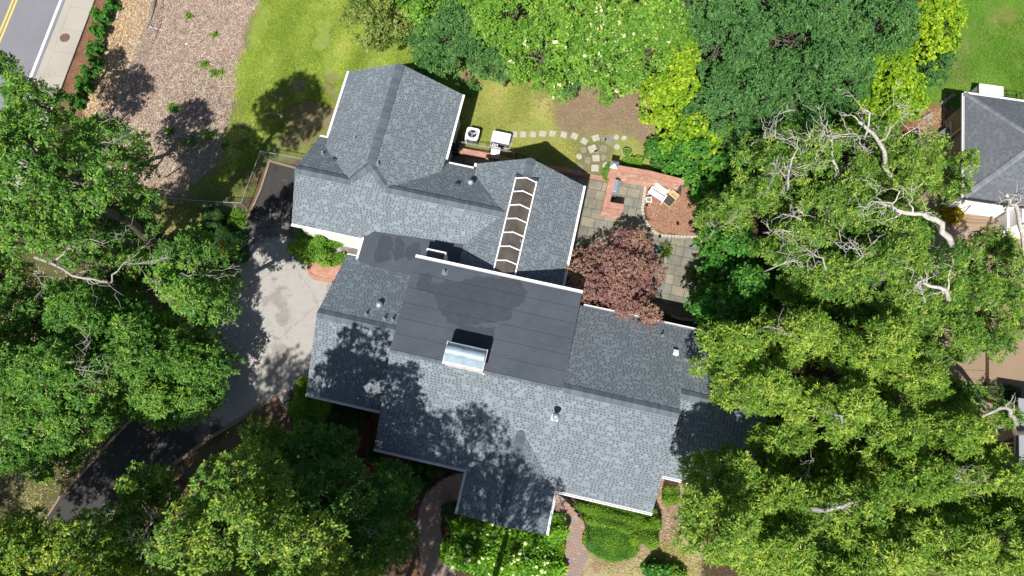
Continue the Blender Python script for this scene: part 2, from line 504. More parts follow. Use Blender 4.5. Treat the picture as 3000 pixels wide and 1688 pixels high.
kind('tanleaf', .20, .06, 9, .2, (.07, .12, .018), (.19, .28, .045), (.46, .44, .17))
kind('ivy', 0.180, 0.127, 6, .7, (0.079, 0.190, 0.011), (0.184, 0.347, 0.017), (0.420, 0.525, 0.032))
kind('fig', 0.176, 0.122, 6, .6, (0.029, 0.118, 0.018), (0.065, 0.224, 0.026), (0.153, 0.354, 0.047))
kind('maple', .11, .05, 10, .4, (.130, .060, .064), (.340, .175, .175), (.46, .34, .19))
kind('box', 0.075, 0.040, 7, .5, (0.039, 0.109, 0.009), (0.112, 0.237, 0.015), (0.275, 0.425, 0.025))
kind('boxdark', 0.075, 0.040, 7, .5, (0.019, 0.065, 0.016), (0.046, 0.117, 0.023), (0.091, 0.182, 0.039))
kind('hydr', .17, .11, 6, .8, (.050, .15, .010), (.150, .35, .024), (.34, .54, .05))
kind('fern', .5, .05, 14, .3, (.03, .07, .01), (.08, .15, .02), (.2, .26, .04))
kind('yellow', .13, .08, 7, .6, (.20, .20, .01), (.55, .42, .015), (.75, .60, .03))
kind('cover', 0.090, 0.050, 6, .6, (0.057, 0.163, 0.019), (0.130, 0.299, 0.026), (0.299, 0.403, 0.046))
kind('grass', .09, .028, 6, .45, (.22, .32, .035), (.40, .50, .085), (.58, .60, .18), .45)
kind('grass_dry', .08, .026, 6, .45, (.28, .32, .07), (.44, .46, .14), (.60, .54, .25), .45)
kind('grass_lush', .07, .026, 6, .45, (.12, .25, .02), (.20, .40, .045), (.30, .48, .08), .45)
kind('rusty', .2, .06, 8, .2, (.18, .06, .015), (.42, .16, .03), (.55, .25, .05))
M['edge_brick'] = bricks("edge_brick", (0.26, 0.17, 0.125), (0.34, 0.24, 0.18), (0.3, 0.25, 0.2), 0.2, 0.1)
M['cream'] = simple("cream_blossom", (0.66, 0.60, 0.38), 0.8, 0.15, 10)
M['palebloom'] = simple("pale_green_bloom", (0.60, 0.74, 0.26), 0.8, 0.18, 12)

# ------------------------------------------------------------------ foliage
def leaf_mesh(name, P, N, kd, parent, rs, size=1.0, tint=None, extra=None):
    L, w, k, up, mat = K[kd]
    n = len(P)
    P = np.asarray(P, float); N = np.asarray(N, float)
    if tint is None: tint = rs.rand(n) * 0.7 + 0.1
    p = np.repeat(P, k, 0); nn = np.repeat(N, k, 0); tt = np.repeat(tint, k)
    m = len(p)
    d = rs.normal(size=(m, 3))
    d /= np.linalg.norm(d, axis=1)[:, None]
    d = d + nn * (0.35 + 0.5 * up) + np.array([0, 0, 0.15 * up])
    d /= np.linalg.norm(d, axis=1)[:, None] + 1e-9
    ln = L * size * (0.65 + 0.6 * rs.rand(m))
    ww = 1.2 * w * size * (0.8 + 0.4 * rs.rand(m))
    upv = nn * 0.6 + np.array([0, 0, 0.8]) + rs.normal(size=(m, 3)) * 0.35
    sd_ = np.cross(d, upv); sd_ /= np.linalg.norm(sd_, axis=1)[:, None] + 1e-9
    nr = np.cross(sd_, d)
    b = p + d * (0.05 * ln)[:, None] + rs.normal(size=(m, 3)) * 0.03 * size
    mid = b + d * (0.5 * ln)[:, None] - nr * (0.02 * ln)[:, None]
    V = np.empty((m, 4, 3))
    V[:, 0] = b
    V[:, 1] = mid + sd_ * (ww * 0.5)[:, None] + nr * (0.12 * ww)[:, None]
    V[:, 2] = b + d * ln[:, None] - np.array([0, 0, 1]) * (0.18 * ln)[:, None]
    V[:, 3] = mid - sd_ * (ww * 0.5)[:, None] + nr * (0.12 * ww)[:, None]
    tt = np.clip(tt + rs.normal(size=m) * 0.12, 0, 1)
    me = bpy.data.meshes.new(name)
    me.vertices.add(m * 4)
    me.vertices.foreach_set("co", V.reshape(-1).astype(np.float32))
    me.loops.add(m * 4)
    me.loops.foreach_set("vertex_index", np.arange(m * 4, dtype=np.int32))
    me.polygons.add(m)
    me.polygons.foreach_set("loop_start", np.arange(0, m * 4, 4, dtype=np.int32))
    me.polygons.foreach_set("loop_total", np.full(m, 4, dtype=np.int32))
    a = me.attributes.new("tint", 'FLOAT', 'POINT')
    a.data.foreach_set("value", np.repeat(tt, 4).astype(np.float32))
    me.materials.append(mat)
    me.update(calc_edges=True)
    o = bpy.data.objects.new(name, me)
    return link(o, parent)

def lobe_tufts(c, r, n, rs, flat=0.75, low=-0.35):
    d = rs.normal(size=(int(n * 2.2) + 8, 3))
    d /= np.linalg.norm(d, axis=1)[:, None]
    d = d[d[:, 2] > low][:n]
    rad = r * (0.55 + 0.5 * rs.rand(len(d)) ** 0.6)
    lump = 1 + 0.18 * np.sin(d[:, 0] * 5 + c[0]) * np.sin(d[:, 1] * 5 + c[1])
    P = np.array(c) + d * (rad * lump)[:, None] * np.array([1, 1, flat])
    N = d * 0.7 + np.array([0, 0, 0.5])
    N /= np.linalg.norm(N, axis=1)[:, None]
    return P, N

def wob(a, b, n, k, rs):
    """wavy path from a to b"""
    a, b = Vector(a), Vector(b)
    L = (b - a).length
    out = [a]
    for i in range(1, n):
        t = i / n
        out.append(a.lerp(b, t) + Vector(rs.normal(size=3)) * k * L * math.sin(math.pi * t))
    out.append(b)
    return out

def bare(mb, pts, r0, r1, rs, twigs=5, tl=1.2, depth=2):
    """a bleached limb along pts with side twigs"""
    n = len(pts)
    mb.tube(pts, [r0 + (r1 - r0) * i / (n - 1) for i in range(n)], 6)
    if depth <= 0: return
    for _ in range(twigs):
        t = 0.25 + 0.75 * rs.rand()
        i = min(int(t * (n - 1)), n - 2)
        f = t * (n - 1) - i
        p = Vector(pts[i]).lerp(Vector(pts[i + 1]), f)
        d = (Vector(pts[i + 1]) - Vector(pts[i])).normalized()
        s = Vector(rs.normal(size=3)); s.z *= 0.5
        e = p + (d * 0.8 + s * 0.75).normalized() * tl * (0.5 + rs.rand())
        rr = (r0 + (r1 - r0) * t) * 0.5
        bare(mb, wob(p, e, 4, 0.10, rs), max(rr, 0.012), 0.007, rs, 3, tl * 0.5, depth - 1)

NT_ = [0]
def tree(name, label, px, py, rx, ry, zt, th, kd, dens=1.0, rot=0.0, cat="tree", group=None, bark='bark', rl=None,
         bares=(), gap=0.0, size=1.0, bloom=0, base=None, twig=2, tone=0.0, rusty=0):
    NT_[0] += 1
    rs = np.random.RandomState(100 + NT_[0])
    zc = zt - 0.4 * th
    C = W(px, py, zt - 0.72 * th)
    sc = (W(px + 1, py, zt - 0.72 * th) - C).length
    C.z = zc
    a, b = rx * sc, ry * sc
    G = Vector((C.x, C.y, 0)) if base is None else W(base[0], base[1], 0)
    if base is None and zt > 4: G = G + G.normalized() * 0.15 * zt
    t = thing(name, label, cat, G, 0, group)
    C = C - G
    if rl is None: rl = min(1.1, max(0.5, 0.25 * min(a, b)))
    a *= 1.06; b *= 1.06
    nl = max(6, int(2.1 * a * b / (rl * rl)))
    cand, L = [], []
    cr, sr = math.cos(math.radians(rot)), math.sin(math.radians(rot))
    for _ in range(nl):
        best, bd = None, -1
        for _ in range(8):
            q = rs.rand(2) * 2 - 1
            while q[0] ** 2 + q[1] ** 2 > 1: q = rs.rand(2) * 2 - 1
            dd = min([(q[0] - o[0]) ** 2 * a * a + (q[1] - o[1]) ** 2 * b * b for o in cand] or [9])
            if dd > bd: best, bd = q, dd
        cand.append(best)
    ea, eb = max(a - 0.75 * rl, a * .45), max(b - 0.75 * rl, b * .45)
    Ps, Ns, T = [], [], []
    for j, q in enumerate(cand):
        if rs.rand() < gap: continue
        low = j % 4 == 3
        if low: q = q * 0.8
        r2 = q[0] ** 2 + q[1] ** 2
        x, y = q[0] * ea, q[1] * eb
        x, y = cr * x - sr * y, sr * x + cr * y
        rr = rl * (0.7 + 0.6 * rs.rand())
        z = zt - rr * 0.7 - th * 0.75 * r2 - th * 0.28 * rs.rand() - (th * (.5 + .4 * rs.rand()) if low else 0)
        c = np.array([C.x + x, C.y + y, max(z, rr * 0.5 + 0.05)])
        L.append((c, rr))
        nt = int(dens * 100 * rr * rr / (size * size)) + 8
        P, N = lobe_tufts(c, rr, nt, rs)
        Ps.append(P); Ns.append(N)
        tb = 0.22 + 0.3 * rs.rand()
        T.append(np.clip(tb + 0.22 * rs.rand(len(P)) + 0.34 * (rs.rand(len(P)) < 0.22) + tone, 0, 1))
    nf = int(dens * 26 * a * b * (1 - gap) / (size * size))
    qa, qr = rs.rand(nf) * 6.2832, np.sqrt(rs.rand(nf))
    qx, qy = np.cos(qa) * qr * a * .93, np.sin(qa) * qr * b * .93
    fz = zt - th * (.25 + .65 * qr ** 2 + .35 * rs.rand(nf))
    Ps.append(np.stack([C.x + cr * qx - sr * qy, C.y + sr * qx + cr * qy, np.maximum(fz, .2)], 1))
    fn = rs.normal(size=(nf, 3)) * .5 + np.array([0, 0, 1.0]); Ns.append(fn / np.linalg.norm(fn, axis=1)[:, None])
    T.append(np.clip(.15 + .4 * rs.rand(nf) + .25 * (rs.rand(nf) < .15) + tone, 0, 1))
    P, N, T = np.vstack(Ps), np.vstack(Ns), np.concatenate(T)
    leaf_mesh("crown", P, N, kd, t, rs, size, T)
    if rusty:
        Pr = np.vstack([lobe_tufts(L[i % len(L)][0] + rs.normal(size=3) * .3, .35, 14, rs)[0] for i in range(rusty)])
        leaf_mesh("dead_leaves", Pr, np.tile([0, 0, 1.], (len(Pr), 1)), 'rusty', t, rs, 0.8)
    if bloom:
        mb = MB()
        idx = rs.choice(len(P), min(bloom, len(P)), False)
        for i in idx:
            if N[i][2] < 0.3: continue
            q = P[i] + N[i] * 0.12
            for _ in range(4):
                e = q + rs.normal(size=3) * 0.07
                s = 0.03 + 0.03 * rs.rand()
                dx, dy = rs.normal(size=3) * s, rs.normal(size=3) * s
                mb.face([e - dx, e - dy, e + dx, e + dy])
        mb.build("blossom", M['cream'], t)
    # trunk and limbs
    mb = MB()
    r0 = 0.06 + 0.009 * zt
    mid = Vector((C.x * 0.8, C.y * 0.8, max(0.35 * zt, zt - 1.5 * th)))
    mb.tube(wob((0, 0, -0.1), mid, 5, 0.02, rs), [r0 * (1.25 - 0.5 * i / 5) for i in range(6)], 8)
    for c, rr in L:
        st = mid.lerp(Vector((C.x, C.y, max(mid.z, zc - th * .3))), rs.rand() * 0.7)
        pts = wob(st, c, 5, 0.06, rs)
        rb = r0 * (0.22 + 0.2 * rs.rand())
        mb.tube(pts, [rb + (0.022 - rb) * i / 5 for i in range(6)], 5, cap=False)
        for _ in range(twig):
            d = Vector(rs.normal(size=3)); d.z = abs(d.z) * 0.6; d.normalize()
            mb.tube(wob(c, Vector(c) + d * rr * (0.8 + 0.45 * rs.rand()), 3, 0.1, rs), [0.02, 0.016, 0.011, 0.006], 4, cap=False)
    mb.build("trunk", M[bark], t, True)
    for bi in bares:
        (pl, z0, z1, ra, rb2, nt, tl) = bi
        n = len(pl)
        pts = [W(p[0], p[1], z0 + (z1 - z0) * i / (n - 1) + (.35 if bark == 'bark_pale' else -.2)) - G for i, p in enumerate(pl)]
        pts[0].z -= .7; pts[-1].z -= .45
        full = [pts[0]]
        for i in range(n - 1): full += wob(pts[i], pts[i + 1], 3, 0.05, rs)[1:]
        m2 = MB()
        bare(m2, full, ra * .75, min(rb2 * .7, ra * .4), rs, max(3, int(nt * .8)), tl)
        m2.build("bare_branch", M['bark_white'] if bark != 'bark' else M['bark_pale'], t, True)
    return t

def bush(name, label, px, py, rx, ry, h, kd, dens=1.0, rot=0.0, cat="shrub", group=None, z0=0.0, size=1.0, dome=0.8, bloom=0, lumps=0.12, tone=0.0):
    """a clipped or loose shrub: a leafy shell over a lumpy dome, with stems inside"""
    NT_[0] += 1
    rs = np.random.RandomState(100 + NT_[0])
    zc = z0 + h * 0.5
    C = W(px, py, zc)
    sc = (W(px + 1, py, zc) - C).length
    a, b = rx * sc, ry * sc
    t = thing(name, label, cat, (C.x, C.y, z0), math.radians(rot), group)
    L = K[kd][0] * size
    n = int(dens * 2.2 * (a * b * 3.1 + (a + b) * h * 2.2) / (L * L)) + 30
    p = 2.0 / dome
    q = rs.rand(n * 4, 2) * 2 - 1
    rr = np.abs(q[:, 0]) ** p + np.abs(q[:, 1]) ** p
    q, rr = q[rr < 1][:n], rr[rr < 1][:n]
    ns = n - len(q) if len(q) < n else 0
    k2 = int(n * 0.4)
    an = rs.rand(k2) * 6.2832
    ed = np.stack([np.cos(an), np.sin(an)], 1)
    hz_ = rs.rand(k2) * 0.85
    ed = ed / (np.abs(ed[:, :1]) ** p + np.abs(ed[:, 1:]) ** p) ** (1 / p) * ((1 - hz_ ** p) ** (1 / p))[:, None]
    top = np.column_stack([q, (1 - rr) ** (1 / p)])
    e = np.vstack([top, np.column_stack([ed, hz_])])
    n = len(e)
    lump = 1 + lumps * (np.sin(e[:, 0] * 6 + px) + np.sin(e[:, 1] * 6 + py) + np.sin(e[:, 2] * 5 + px))
    rad = (0.80 + 0.20 * rs.rand(n) ** 0.5) * lump
    P = e * np.array([a, b, h * 0.95]) * rad[:, None] + np.array([0, 0, 0.02])
    N = np.sign(e) * np.abs(e) ** (p - 1) / np.array([a, b, h]) + np.array([0, 0, 0.15])
    N = N / np.linalg.norm(N, axis=1)[:, None]
    tn = np.clip(0.2 + 0.35 * rs.rand(n) + 0.3 * (rs.rand(n) < 0.2) + 0.12 * (lump - 1) / max(lumps, .01) + tone, 0, 1)
    leaf_mesh("foliage", P, N, kd, t, rs, size, tn)
    mb = MB()
    for _ in range(7):
        q = Vector((rs.normal() * a * .35, rs.normal() * b * .35, h * 0.7))
        mb.tube(wob((q.x * .2, q.y * .2, -0.05), q, 4, 0.06, rs), [0.03, 0.025, 0.02, 0.014, 0.008], 5, cap=False)
    mb.build("stem", M['bark'], t, True)
    if bloom:
        top = np.where(N[:, 2] > 0.15)[0]
        for i in rs.choice(top, bloom, False):
            mb = MB()
            q = P[i] * 1.05 + np.array([0, 0, 0.05])
            r = 0.075 + 0.045 * rs.rand()
            for _ in range(16):
                dd = rs.normal(size=3); dd /= np.linalg.norm(dd); dd[2] = abs(dd[2])
                c = q + dd * r
                u1 = np.cross(dd, [0.3, 0.5, 0.8]); u1 = u1 / np.linalg.norm(u1) * r * .55
                u2 = np.cross(dd, u1)
                mb.face([c - u1, c - u2, c + u1, c + u2])
            mb.build("flower_head", M['palebloom'], t)
    return t
# ------------------------------------------------------------------ ground: one sheet, soft soil / lawn / mulch zones
def grid_lines(lo, hi, step, far):
    c = list(np.arange(lo, hi + 1e-6, step))
    g, x = step, hi
    R_ = []
    while x < far:
        g *= 1.35; x += g; R_.append(x)
    g, x = step, lo
    Lf = []
    while x > -far:
        g *= 1.35; x -= g; Lf.append(x)
    return np.array(Lf[::-1] + c + R_)
gx, gy = grid_lines(-38, 38, 0.2, 400), grid_lines(-12, 34, 0.2, 400)
GX, GY = np.meshgrid(gx, gy)
def wn2(x, y, f, sd):
    r = np.random.RandomState(sd)
    o = 0
    for i in range(7):
        a = r.rand() * 6.28; k = f * (0.6 + 1.1 * r.rand())
        o = o + np.sin((x * math.cos(a) + y * math.sin(a)) * k + r.rand() * 6.28)
    return o / 7 ** .5
JX = GX + 0.22 * wn2(GX, GY, 2.2, 1) + 0.12 * wn2(GX, GY, 6, 2)
JY = GY + 0.22 * wn2(GX, GY, 2.2, 3) + 0.12 * wn2(GX, GY, 6, 4)
def sdist(poly, X, Y):
    n = len(poly)
    d = np.full(X.shape, 1e9); ins = np.zeros(X.shape, bool)
    for i in range(n):
        ax, ay = poly[i]; bx, by = poly[(i + 1) % n]
        ex, ey = bx - ax, by - ay
        t = np.clip(((X - ax) * ex + (Y - ay) * ey) / (ex * ex + ey * ey + 1e-12), 0, 1)
        d = np.minimum(d, np.hypot(X - ax - t * ex, Y - ay - t * ey))
        c = ((ay > Y) != (by > Y)) & (X < ex * (Y - ay) / (ey + 1e-12 * (ey == 0)) + ax)
        ins ^= c
    return np.where(ins, d, -d)
def smooth(x, a, b):
    t = np.clip((x - a) / (b - a), 0, 1)
    return t * t * (3 - 2 * t)
zone = np.empty(GX.shape + (3,)); zone[:] = (.085, .062, .038)
tex = np.zeros(GX.shape)
nA, nB, nC = wn2(GX, GY, 0.7, 11), wn2(GX, GY, 1.8, 12), wn2(GX, GY, 0.35, 13)
moss = smooth(nA + .5 * nB, 0.2, 1.0)[..., None]
zone[:] = zone * (1 - .6 * moss) + np.array((.075, .095, .028)) * .6 * moss
def paint(pts, col, tx, soft=0.35, amt=1.0):
    global zone, tex
    poly = [tuple(W(*p)[:2]) for p in pts]
    m = smooth(sdist(poly, JX, JY), -soft, soft) * amt
    zone[:] = zone * (1 - m[..., None]) + np.array(col) * m[..., None]
    tex = tex * (1 - m) + tx * m
def spot(px, py, rpx, col, tx, amt=1.0, ry=None):
    a = [(px + rpx * math.cos(t), py + (ry or rpx) * math.sin(t)) for t in np.linspace(0, 6.28, 14)[:-1]]
    paint(a, col, tx, 0.6, amt)
LAWN, LAWN2, DRY, DIRT = (.235, .305, .060), (.10, .17, .022), (.25, .205, .11), (.27, .20, .138)
MUL = (.365, .268, .208)
# left verge and slope under the trees
paint([(-200, 900), (500, 500), (760, 560), (700, 720), (560, 1000), (400, 1220), (120, 1540), (-100, 1700), (-300, 1300)], (.11, .105, .045), .7, .8)
paint([(330, 555), (790, 470), (720, 660), (690, 760), (500, 700), (380, 640)], (.13, .145, .04), .9, .5)
paint([(780, 440), (900, 470), (880, 500), (795, 480), (720, 650), (705, 620), (755, 500)], (.13, .085, .06), 0, .15)
# chipped lot
paint([(400, -60), (800, -60), (760, 20), (715, 110), (700, 200), (680, 300), (660, 380), (640, 470), (560, 560), (330, 560), (270, 470), (340, 300), (400, 120)], MUL, 0, .45)
spot(560, 420, 60, (.14, .16, .05), .6, .55); spot(610, 400, 30, (.12, .22, .04), 1, .8); spot(440, 375, 22, (.16, .24, .05), 1, .6)
spot(500, 320, 26, (.15, .22, .05), 1, .5); spot(600, 200, 22, (.15, .2, .05), 1, .6); spot(560, 50, 14, (.15, .24, .04), 1, .7); spot(650, 215, 18, (.1, .2, .03), 1, .7)
spot(470, 490, 60, (.20, .155, .105), .2, .7); spot(590, 300, 70, (.17, .135, .095), 0, .7)
# straw and pine mulch by the pavement
paint([(345, -60), (460, -60), (440, 60), (400, 150), (352, 300), (320, 360), (230, 350), (262, 240), (300, 120), (330, 40)], (.33, .205, .115), 0, .25)
paint([(275, -60), (345, -60), (318, 60), (290, 150), (255, 260), (222, 345), (150, 345), (200, 210), (250, 80)], (.235, .120, .078), 0, .15)
# lawns
paint([(770, -60), (1500, -60), (1480, 240), (1380, 330), (1100, 300), (1000, 420), (900, 470), (760, 445), (640, 560), (560, 555), (650, 470), (690, 330), (690, 220), (725, 110)], LAWN, 1, .5)
paint([(690, 330), (720, 230), (860, 250), (1000, 230), (960, 400), (900, 465), (770, 440), (650, 560), (560, 555), (640, 470)], (.165, .185, .050), .9, .8)
spot(930, 330, 45, (.25, .19, .11), .5, .75, 28); spot(880, 410, 60, (.22, .18, .10), .5, .75, 26); spot(965, 255, 35, (.24, .19, .11), .5, .7); spot(860, 265, 28, (.22, .17, .1), .5, .6)
spot(905, 345, 80, (.25, .195, .115), .45, .75, 46); spot(870, 250, 30, (.26, .20, .12), .4, .6, 24); spot(1050, 170, 26, (.27, .22, .11), .6, .6, 14); spot(790, 500, 30, (.2, .17, .09), .5, .6, 18); spot(985, 85, 16, DIRT, .3, .6); spot(1130, 130, 60, (.21, .24, .05), 1, .5, 30); spot(800, 70, 40, (.22, .25, .04), 1, .5); spot(740, 420, 40, (.07, .16, .02), 1, .7); spot(780, 480, 30, (.08, .15, .02), 1, .6)
# back garden
paint([(1360, 180), (1900, 180), (1930, 330), (1940, 500), (1800, 520), (1560, 490), (1340, 450), (1340, 380)], (.285, .300, .085), .9, .4)
paint([(1640, 270), (1880, 200), (1930, 330), (1900, 420), (1790, 400), (1700, 395), (1640, 380), (1600, 330)], DIRT, .2, .8)
spot(1500, 290, 50, (.21, .28, .045), 1, .7); spot(1440, 360, 60, (.20, .25, .05), 1, .6, 22); spot(1600, 300, 40, (.2, .18, .09), .5, .6); spot(1690, 420, 40, (.17, .19, .06), .8, .6)
spot(1380, 235, 36, (.20, .13, .105), 0, .9, 22)
paint([(1660, 420), (1780, 400), (1790, 515), (1700, 500)], (.16, .14, .085), .5, .3, .7)
# courtyard bed
paint([(1890, 530), (2060, 545), (2100, 640), (2090, 692), (1965, 692), (1930, 685), (1895, 650), (1882, 600)], (.37, .215, .145), 0, .12)
# front beds
paint([(890, 1180), (1130, 1200), (1100, 1330), (1380, 1390), (1260, 1480), (1210, 1560), (1000, 1500), (950, 1300)], (.12, .055, .036), 0, .3)
paint([(800, 1150), (880, 1140), (900, 1200), (860, 1300), (780, 1260), (690, 1260)], (.20, .13, .095), 0, .3)
paint([(690, 1245), (800, 1190), (840, 1300), (700, 1500), (500, 1500), (430, 1430)], (.15, .115, .07), .4, .5)
paint([(1910, 1390), (2060, 1400), (2060, 1690), (2100, 1900), (1500, 1900), (1690, 1700), (1725, 1600), (1800, 1660), (1870, 1620), (1925, 1540)], (.42, .35, .215), .6, .3)
paint([(1930, 1380), (2040, 1400), (2020, 1520), (1980, 1590), (1900, 1620), (1870, 1650), (1730, 1660), (1735, 1630), (1860, 1620), (1935, 1530)], (.30, .215, .155), 0, .3)
spot(1850, 1670, 60, (.30, .31, .10), .9, .6, 22)
paint([(1190, 1510), (1240, 1510), (1260, 1700), (1150, 1700)], (.17, .10, .065), 0, .2)
# neighbour
paint([(2560, 350), (2760, -100), (3300, -100), (3300, 330), (2830, 320), (2740, 320), (2690, 330), (2640, 350)], (.105, .205, .026), 1, .3)
spot(2950, 60, 60, (.15, .22, .04), 1, .6); spot(2800, 180, 50, (.18, .165, .07), .7, .6, 60); spot(2810, 240, 40, (.19, .15, .08), .6, .7, 22); spot(2940, 50, 30, (.24, .19, .08), .6, .5, 20)
paint([(2700, 315), (2850, 310), (2830, 480), (2760, 480), (2680, 460), (2650, 400), (2640, 360)], (.27, .128, .068), 0, .2)

me = bpy.data.meshes.new("ground")
ny, nx = GX.shape
gz = np.zeros(GX.shape)
co = np.stack([GX, GY, gz], -1).reshape(-1, 3).astype(np.float32)
me.vertices.add(len(co)); me.vertices.foreach_set("co", co.reshape(-1))
ii = (np.arange(ny - 1)[:, None] * nx + np.arange(nx - 1)[None, :]).reshape(-1)
q = np.stack([ii, ii + 1, ii + nx + 1, ii + nx], 1).astype(np.int32)
me.loops.add(q.size); me.loops.foreach_set("vertex_index", q.reshape(-1))
me.polygons.add(len(q)); me.polygons.foreach_set("loop_start", np.arange(0, q.size, 4, dtype=np.int32)); me.polygons.foreach_set("loop_total", np.full(len(q), 4, dtype=np.int32))
at = me.attributes.new("zone", 'FLOAT_COLOR', 'POINT')
at.data.foreach_set("color", np.concatenate([zone, np.ones(GX.shape + (1,))], -1).reshape(-1).astype(np.float32))
at = me.attributes.new("turf", 'FLOAT', 'POINT')
at.data.foreach_set("value", tex.reshape(-1).astype(np.float32))
me.update(calc_edges=True)
def ground_mat():
    n = NT("ground", 0.95, 0.15)
    z = n.n("ShaderNodeAttribute", attribute_name="zone").outputs["Color"]
    t = n.n("ShaderNodeAttribute", attribute_name="turf").outputs["Fac"]
    p = n.geo()
    big, med, fine, vf = n.noise(p, 0.5, 6, .65), n.noise(p, 3.0, 5, .7), n.noise(p, 14, 4, .7), n.noise(p, 60, 3, .7)
    # grass: yellow to deep green clumps
    g = n.mix(n.rng(med, .3, .7), n.mix(1, z, (.62, .72, .6), 'MULTIPLY'), n.mix(1, z, (1.28, 1.18, 1.1), 'MULTIPLY'))
    g = n.mix(n.rng(fine, .40, .68, 0, .75), g, n.mix(1, z, (.50, .60, .45), 'MULTIPLY'))
    g = n.mix(n.rng(vf, .52, .7, 0, .55), g, n.mix(1, z, (1.5, 1.3, 1.3), 'MULTIPLY'))
    dry = n.noise(p, 0.9, 7, .72); dr2 = n.noise(p, 5.5, 5, .75)
    g = n.mix(n.math('MULTIPLY', n.rng(dry, .5, .68), n.rng(dr2, .40, .60, .15, .75)), g, (.27, .215, .11))
    g = n.mix(n.math('MULTIPLY', n.rng(n.noise(p, 1.6, 6, .7), .52, .66), .5), g, n.mix(1, z, (.55, .78, .6), 'MULTIPLY'))
    # chips: cells of light and dark shreds
    v = n.n("ShaderNodeTexVoronoi"); v.inputs["Scale"].default_value = 13.0
    mp = n.n("ShaderNodeMapping"); mp.inputs["Scale"].default_value = (1, 2.2, 1); mp.inputs["Rotation"].default_value = (0, 0, .7)
    n.l(p, mp.inputs[0]); n.l(mp.outputs[0], v.inputs["Vector"])
    vr = n.sep(v.outputs["Color"])[0]
    c = n.mix(vr, n.mix(1, z, (.52, .48, .46), 'MULTIPLY'), n.mix(1, z, (1.42, 1.42, 1.42), 'MULTIPLY'))
    c = n.mix(n.rng(fine, .45, .7, 0, .8), c, n.mix(1, z, (.42, .38, .36), 'MULTIPLY'))
    c = n.mix(n.rng(n.noise(p, 1.2, 7, .72), .5, .68, 0, .55), c, n.mix(1, z, (.55, .50, .46), 'MULTIPLY'))
    c = n.mix(n.rng(n.noise(p, 2.0, 7, .75), .60, .68, 0, .45), c, (.13, .17, .045))
    c = n.mix(n.rng(med, .35, .65, 0, .35), c, n.mix(1, z, (.7, .62, .58), 'MULTIPLY'))
    col = n.mix(t, c, g)
    col = n.mix(n.rng(big, .3, .7, 0, .3), col, n.mix(1, col, (.75, .78, .8), 'MULTIPLY'))
    n.color(col)
    n.bump(n.math('ADD', fine, n.math('MULTIPLY', vf, .6)), 0.8, 0.05)
    return n.m
me.materials.append(ground_mat())
tag(link(bpy.data.objects.new("ground", me)), "lawns, bare chipped soil and leaf mould round the houses", kind='structure')

def sheet(name, pts, z, mat, label, thick=0.0, uvm='house'):
    mb = MB()
    P = [W(p[0], p[1], z) for p in pts]
    ar = sum(P[i].x * P[(i + 1) % len(P)].y - P[(i + 1) % len(P)].x * P[i].y for i in range(len(P)))
    if ar < 0: P = P[::-1]
    uvs = [(CY * p.x + SY * p.y, -SY * p.x + CY * p.y) for p in P]
    mb.face(P, uvs)
    if thick:
        n = len(P)
        for i in range(n):
            a, b = P[i], P[(i + 1) % n]
            mb.face([a - Vector((0, 0, thick)), b - Vector((0, 0, thick)), b, a])
    o = mb.build(name, mat)
    return tag(o, label, kind='structure')

# ------------------------------------------------------------------ road and pavement
P0 = W(188, 0); dr = (W(103, 217) - P0).normalized(); nr_ = Vector((-dr.y, dr.x, 0))
if nr_.x < 0: nr_ = -nr_
side = (W(281, 0) - P0).dot(nr_)
yel = (W(40, 0) - P0).dot(nr_)
def strip(mb, o0, o1, t0, t1, z0, z1, m=0):
    a = [P0 + dr * t + nr_ * o for t, o in ((t0, o0), (t1, o0), (t1, o1), (t0, o1))]
    mb.prism([(q.x, q.y) for q in a], z0, z1, m)
mb = MB(); strip(mb, -9.5, 0.12, -30, 60, -0.2, 0.012)
tag(mb.build("road", M['road']), "grey asphalt road with a double yellow line", kind='structure')
mb = MB(); strip(mb, yel - .09, yel + .04, -30, 60, 0.013, 0.017); strip(mb, yel + .16, yel + .29, -30, 60, 0.013, 0.017)
tag(mb.build("yellow_line", M['yellow']), "double yellow line on the road", kind='structure')
mb = MB(); strip(mb, -.30, -.12, -30, 60, 0.013, 0.017)
tag(mb.build("white_line", M['whiteline']), "white edge line on the road", kind='structure')
mb = MB(); strip(mb, 0.12, 0.52, -30, 60, -0.2, 0.02)
for k in range(-10, 26): strip(mb, 0.52, 0.70, k * 2.4, k * 2.4 + 2.385, -0.2, 0.13)
tag(mb.build("kerb", M['concrete']), "concrete kerb and gutter", kind='structure')
mb = MB()
for k in range(-12, 34):
    strip(mb, 0.71, side, k * 1.75 + .5, k * 1.75 + 2.235, -0.2, 0.13 + 0.003 * (k % 3))
tag(mb.build("sidewalk", M['concrete']), "pale concrete pavement beside the road", kind='structure')
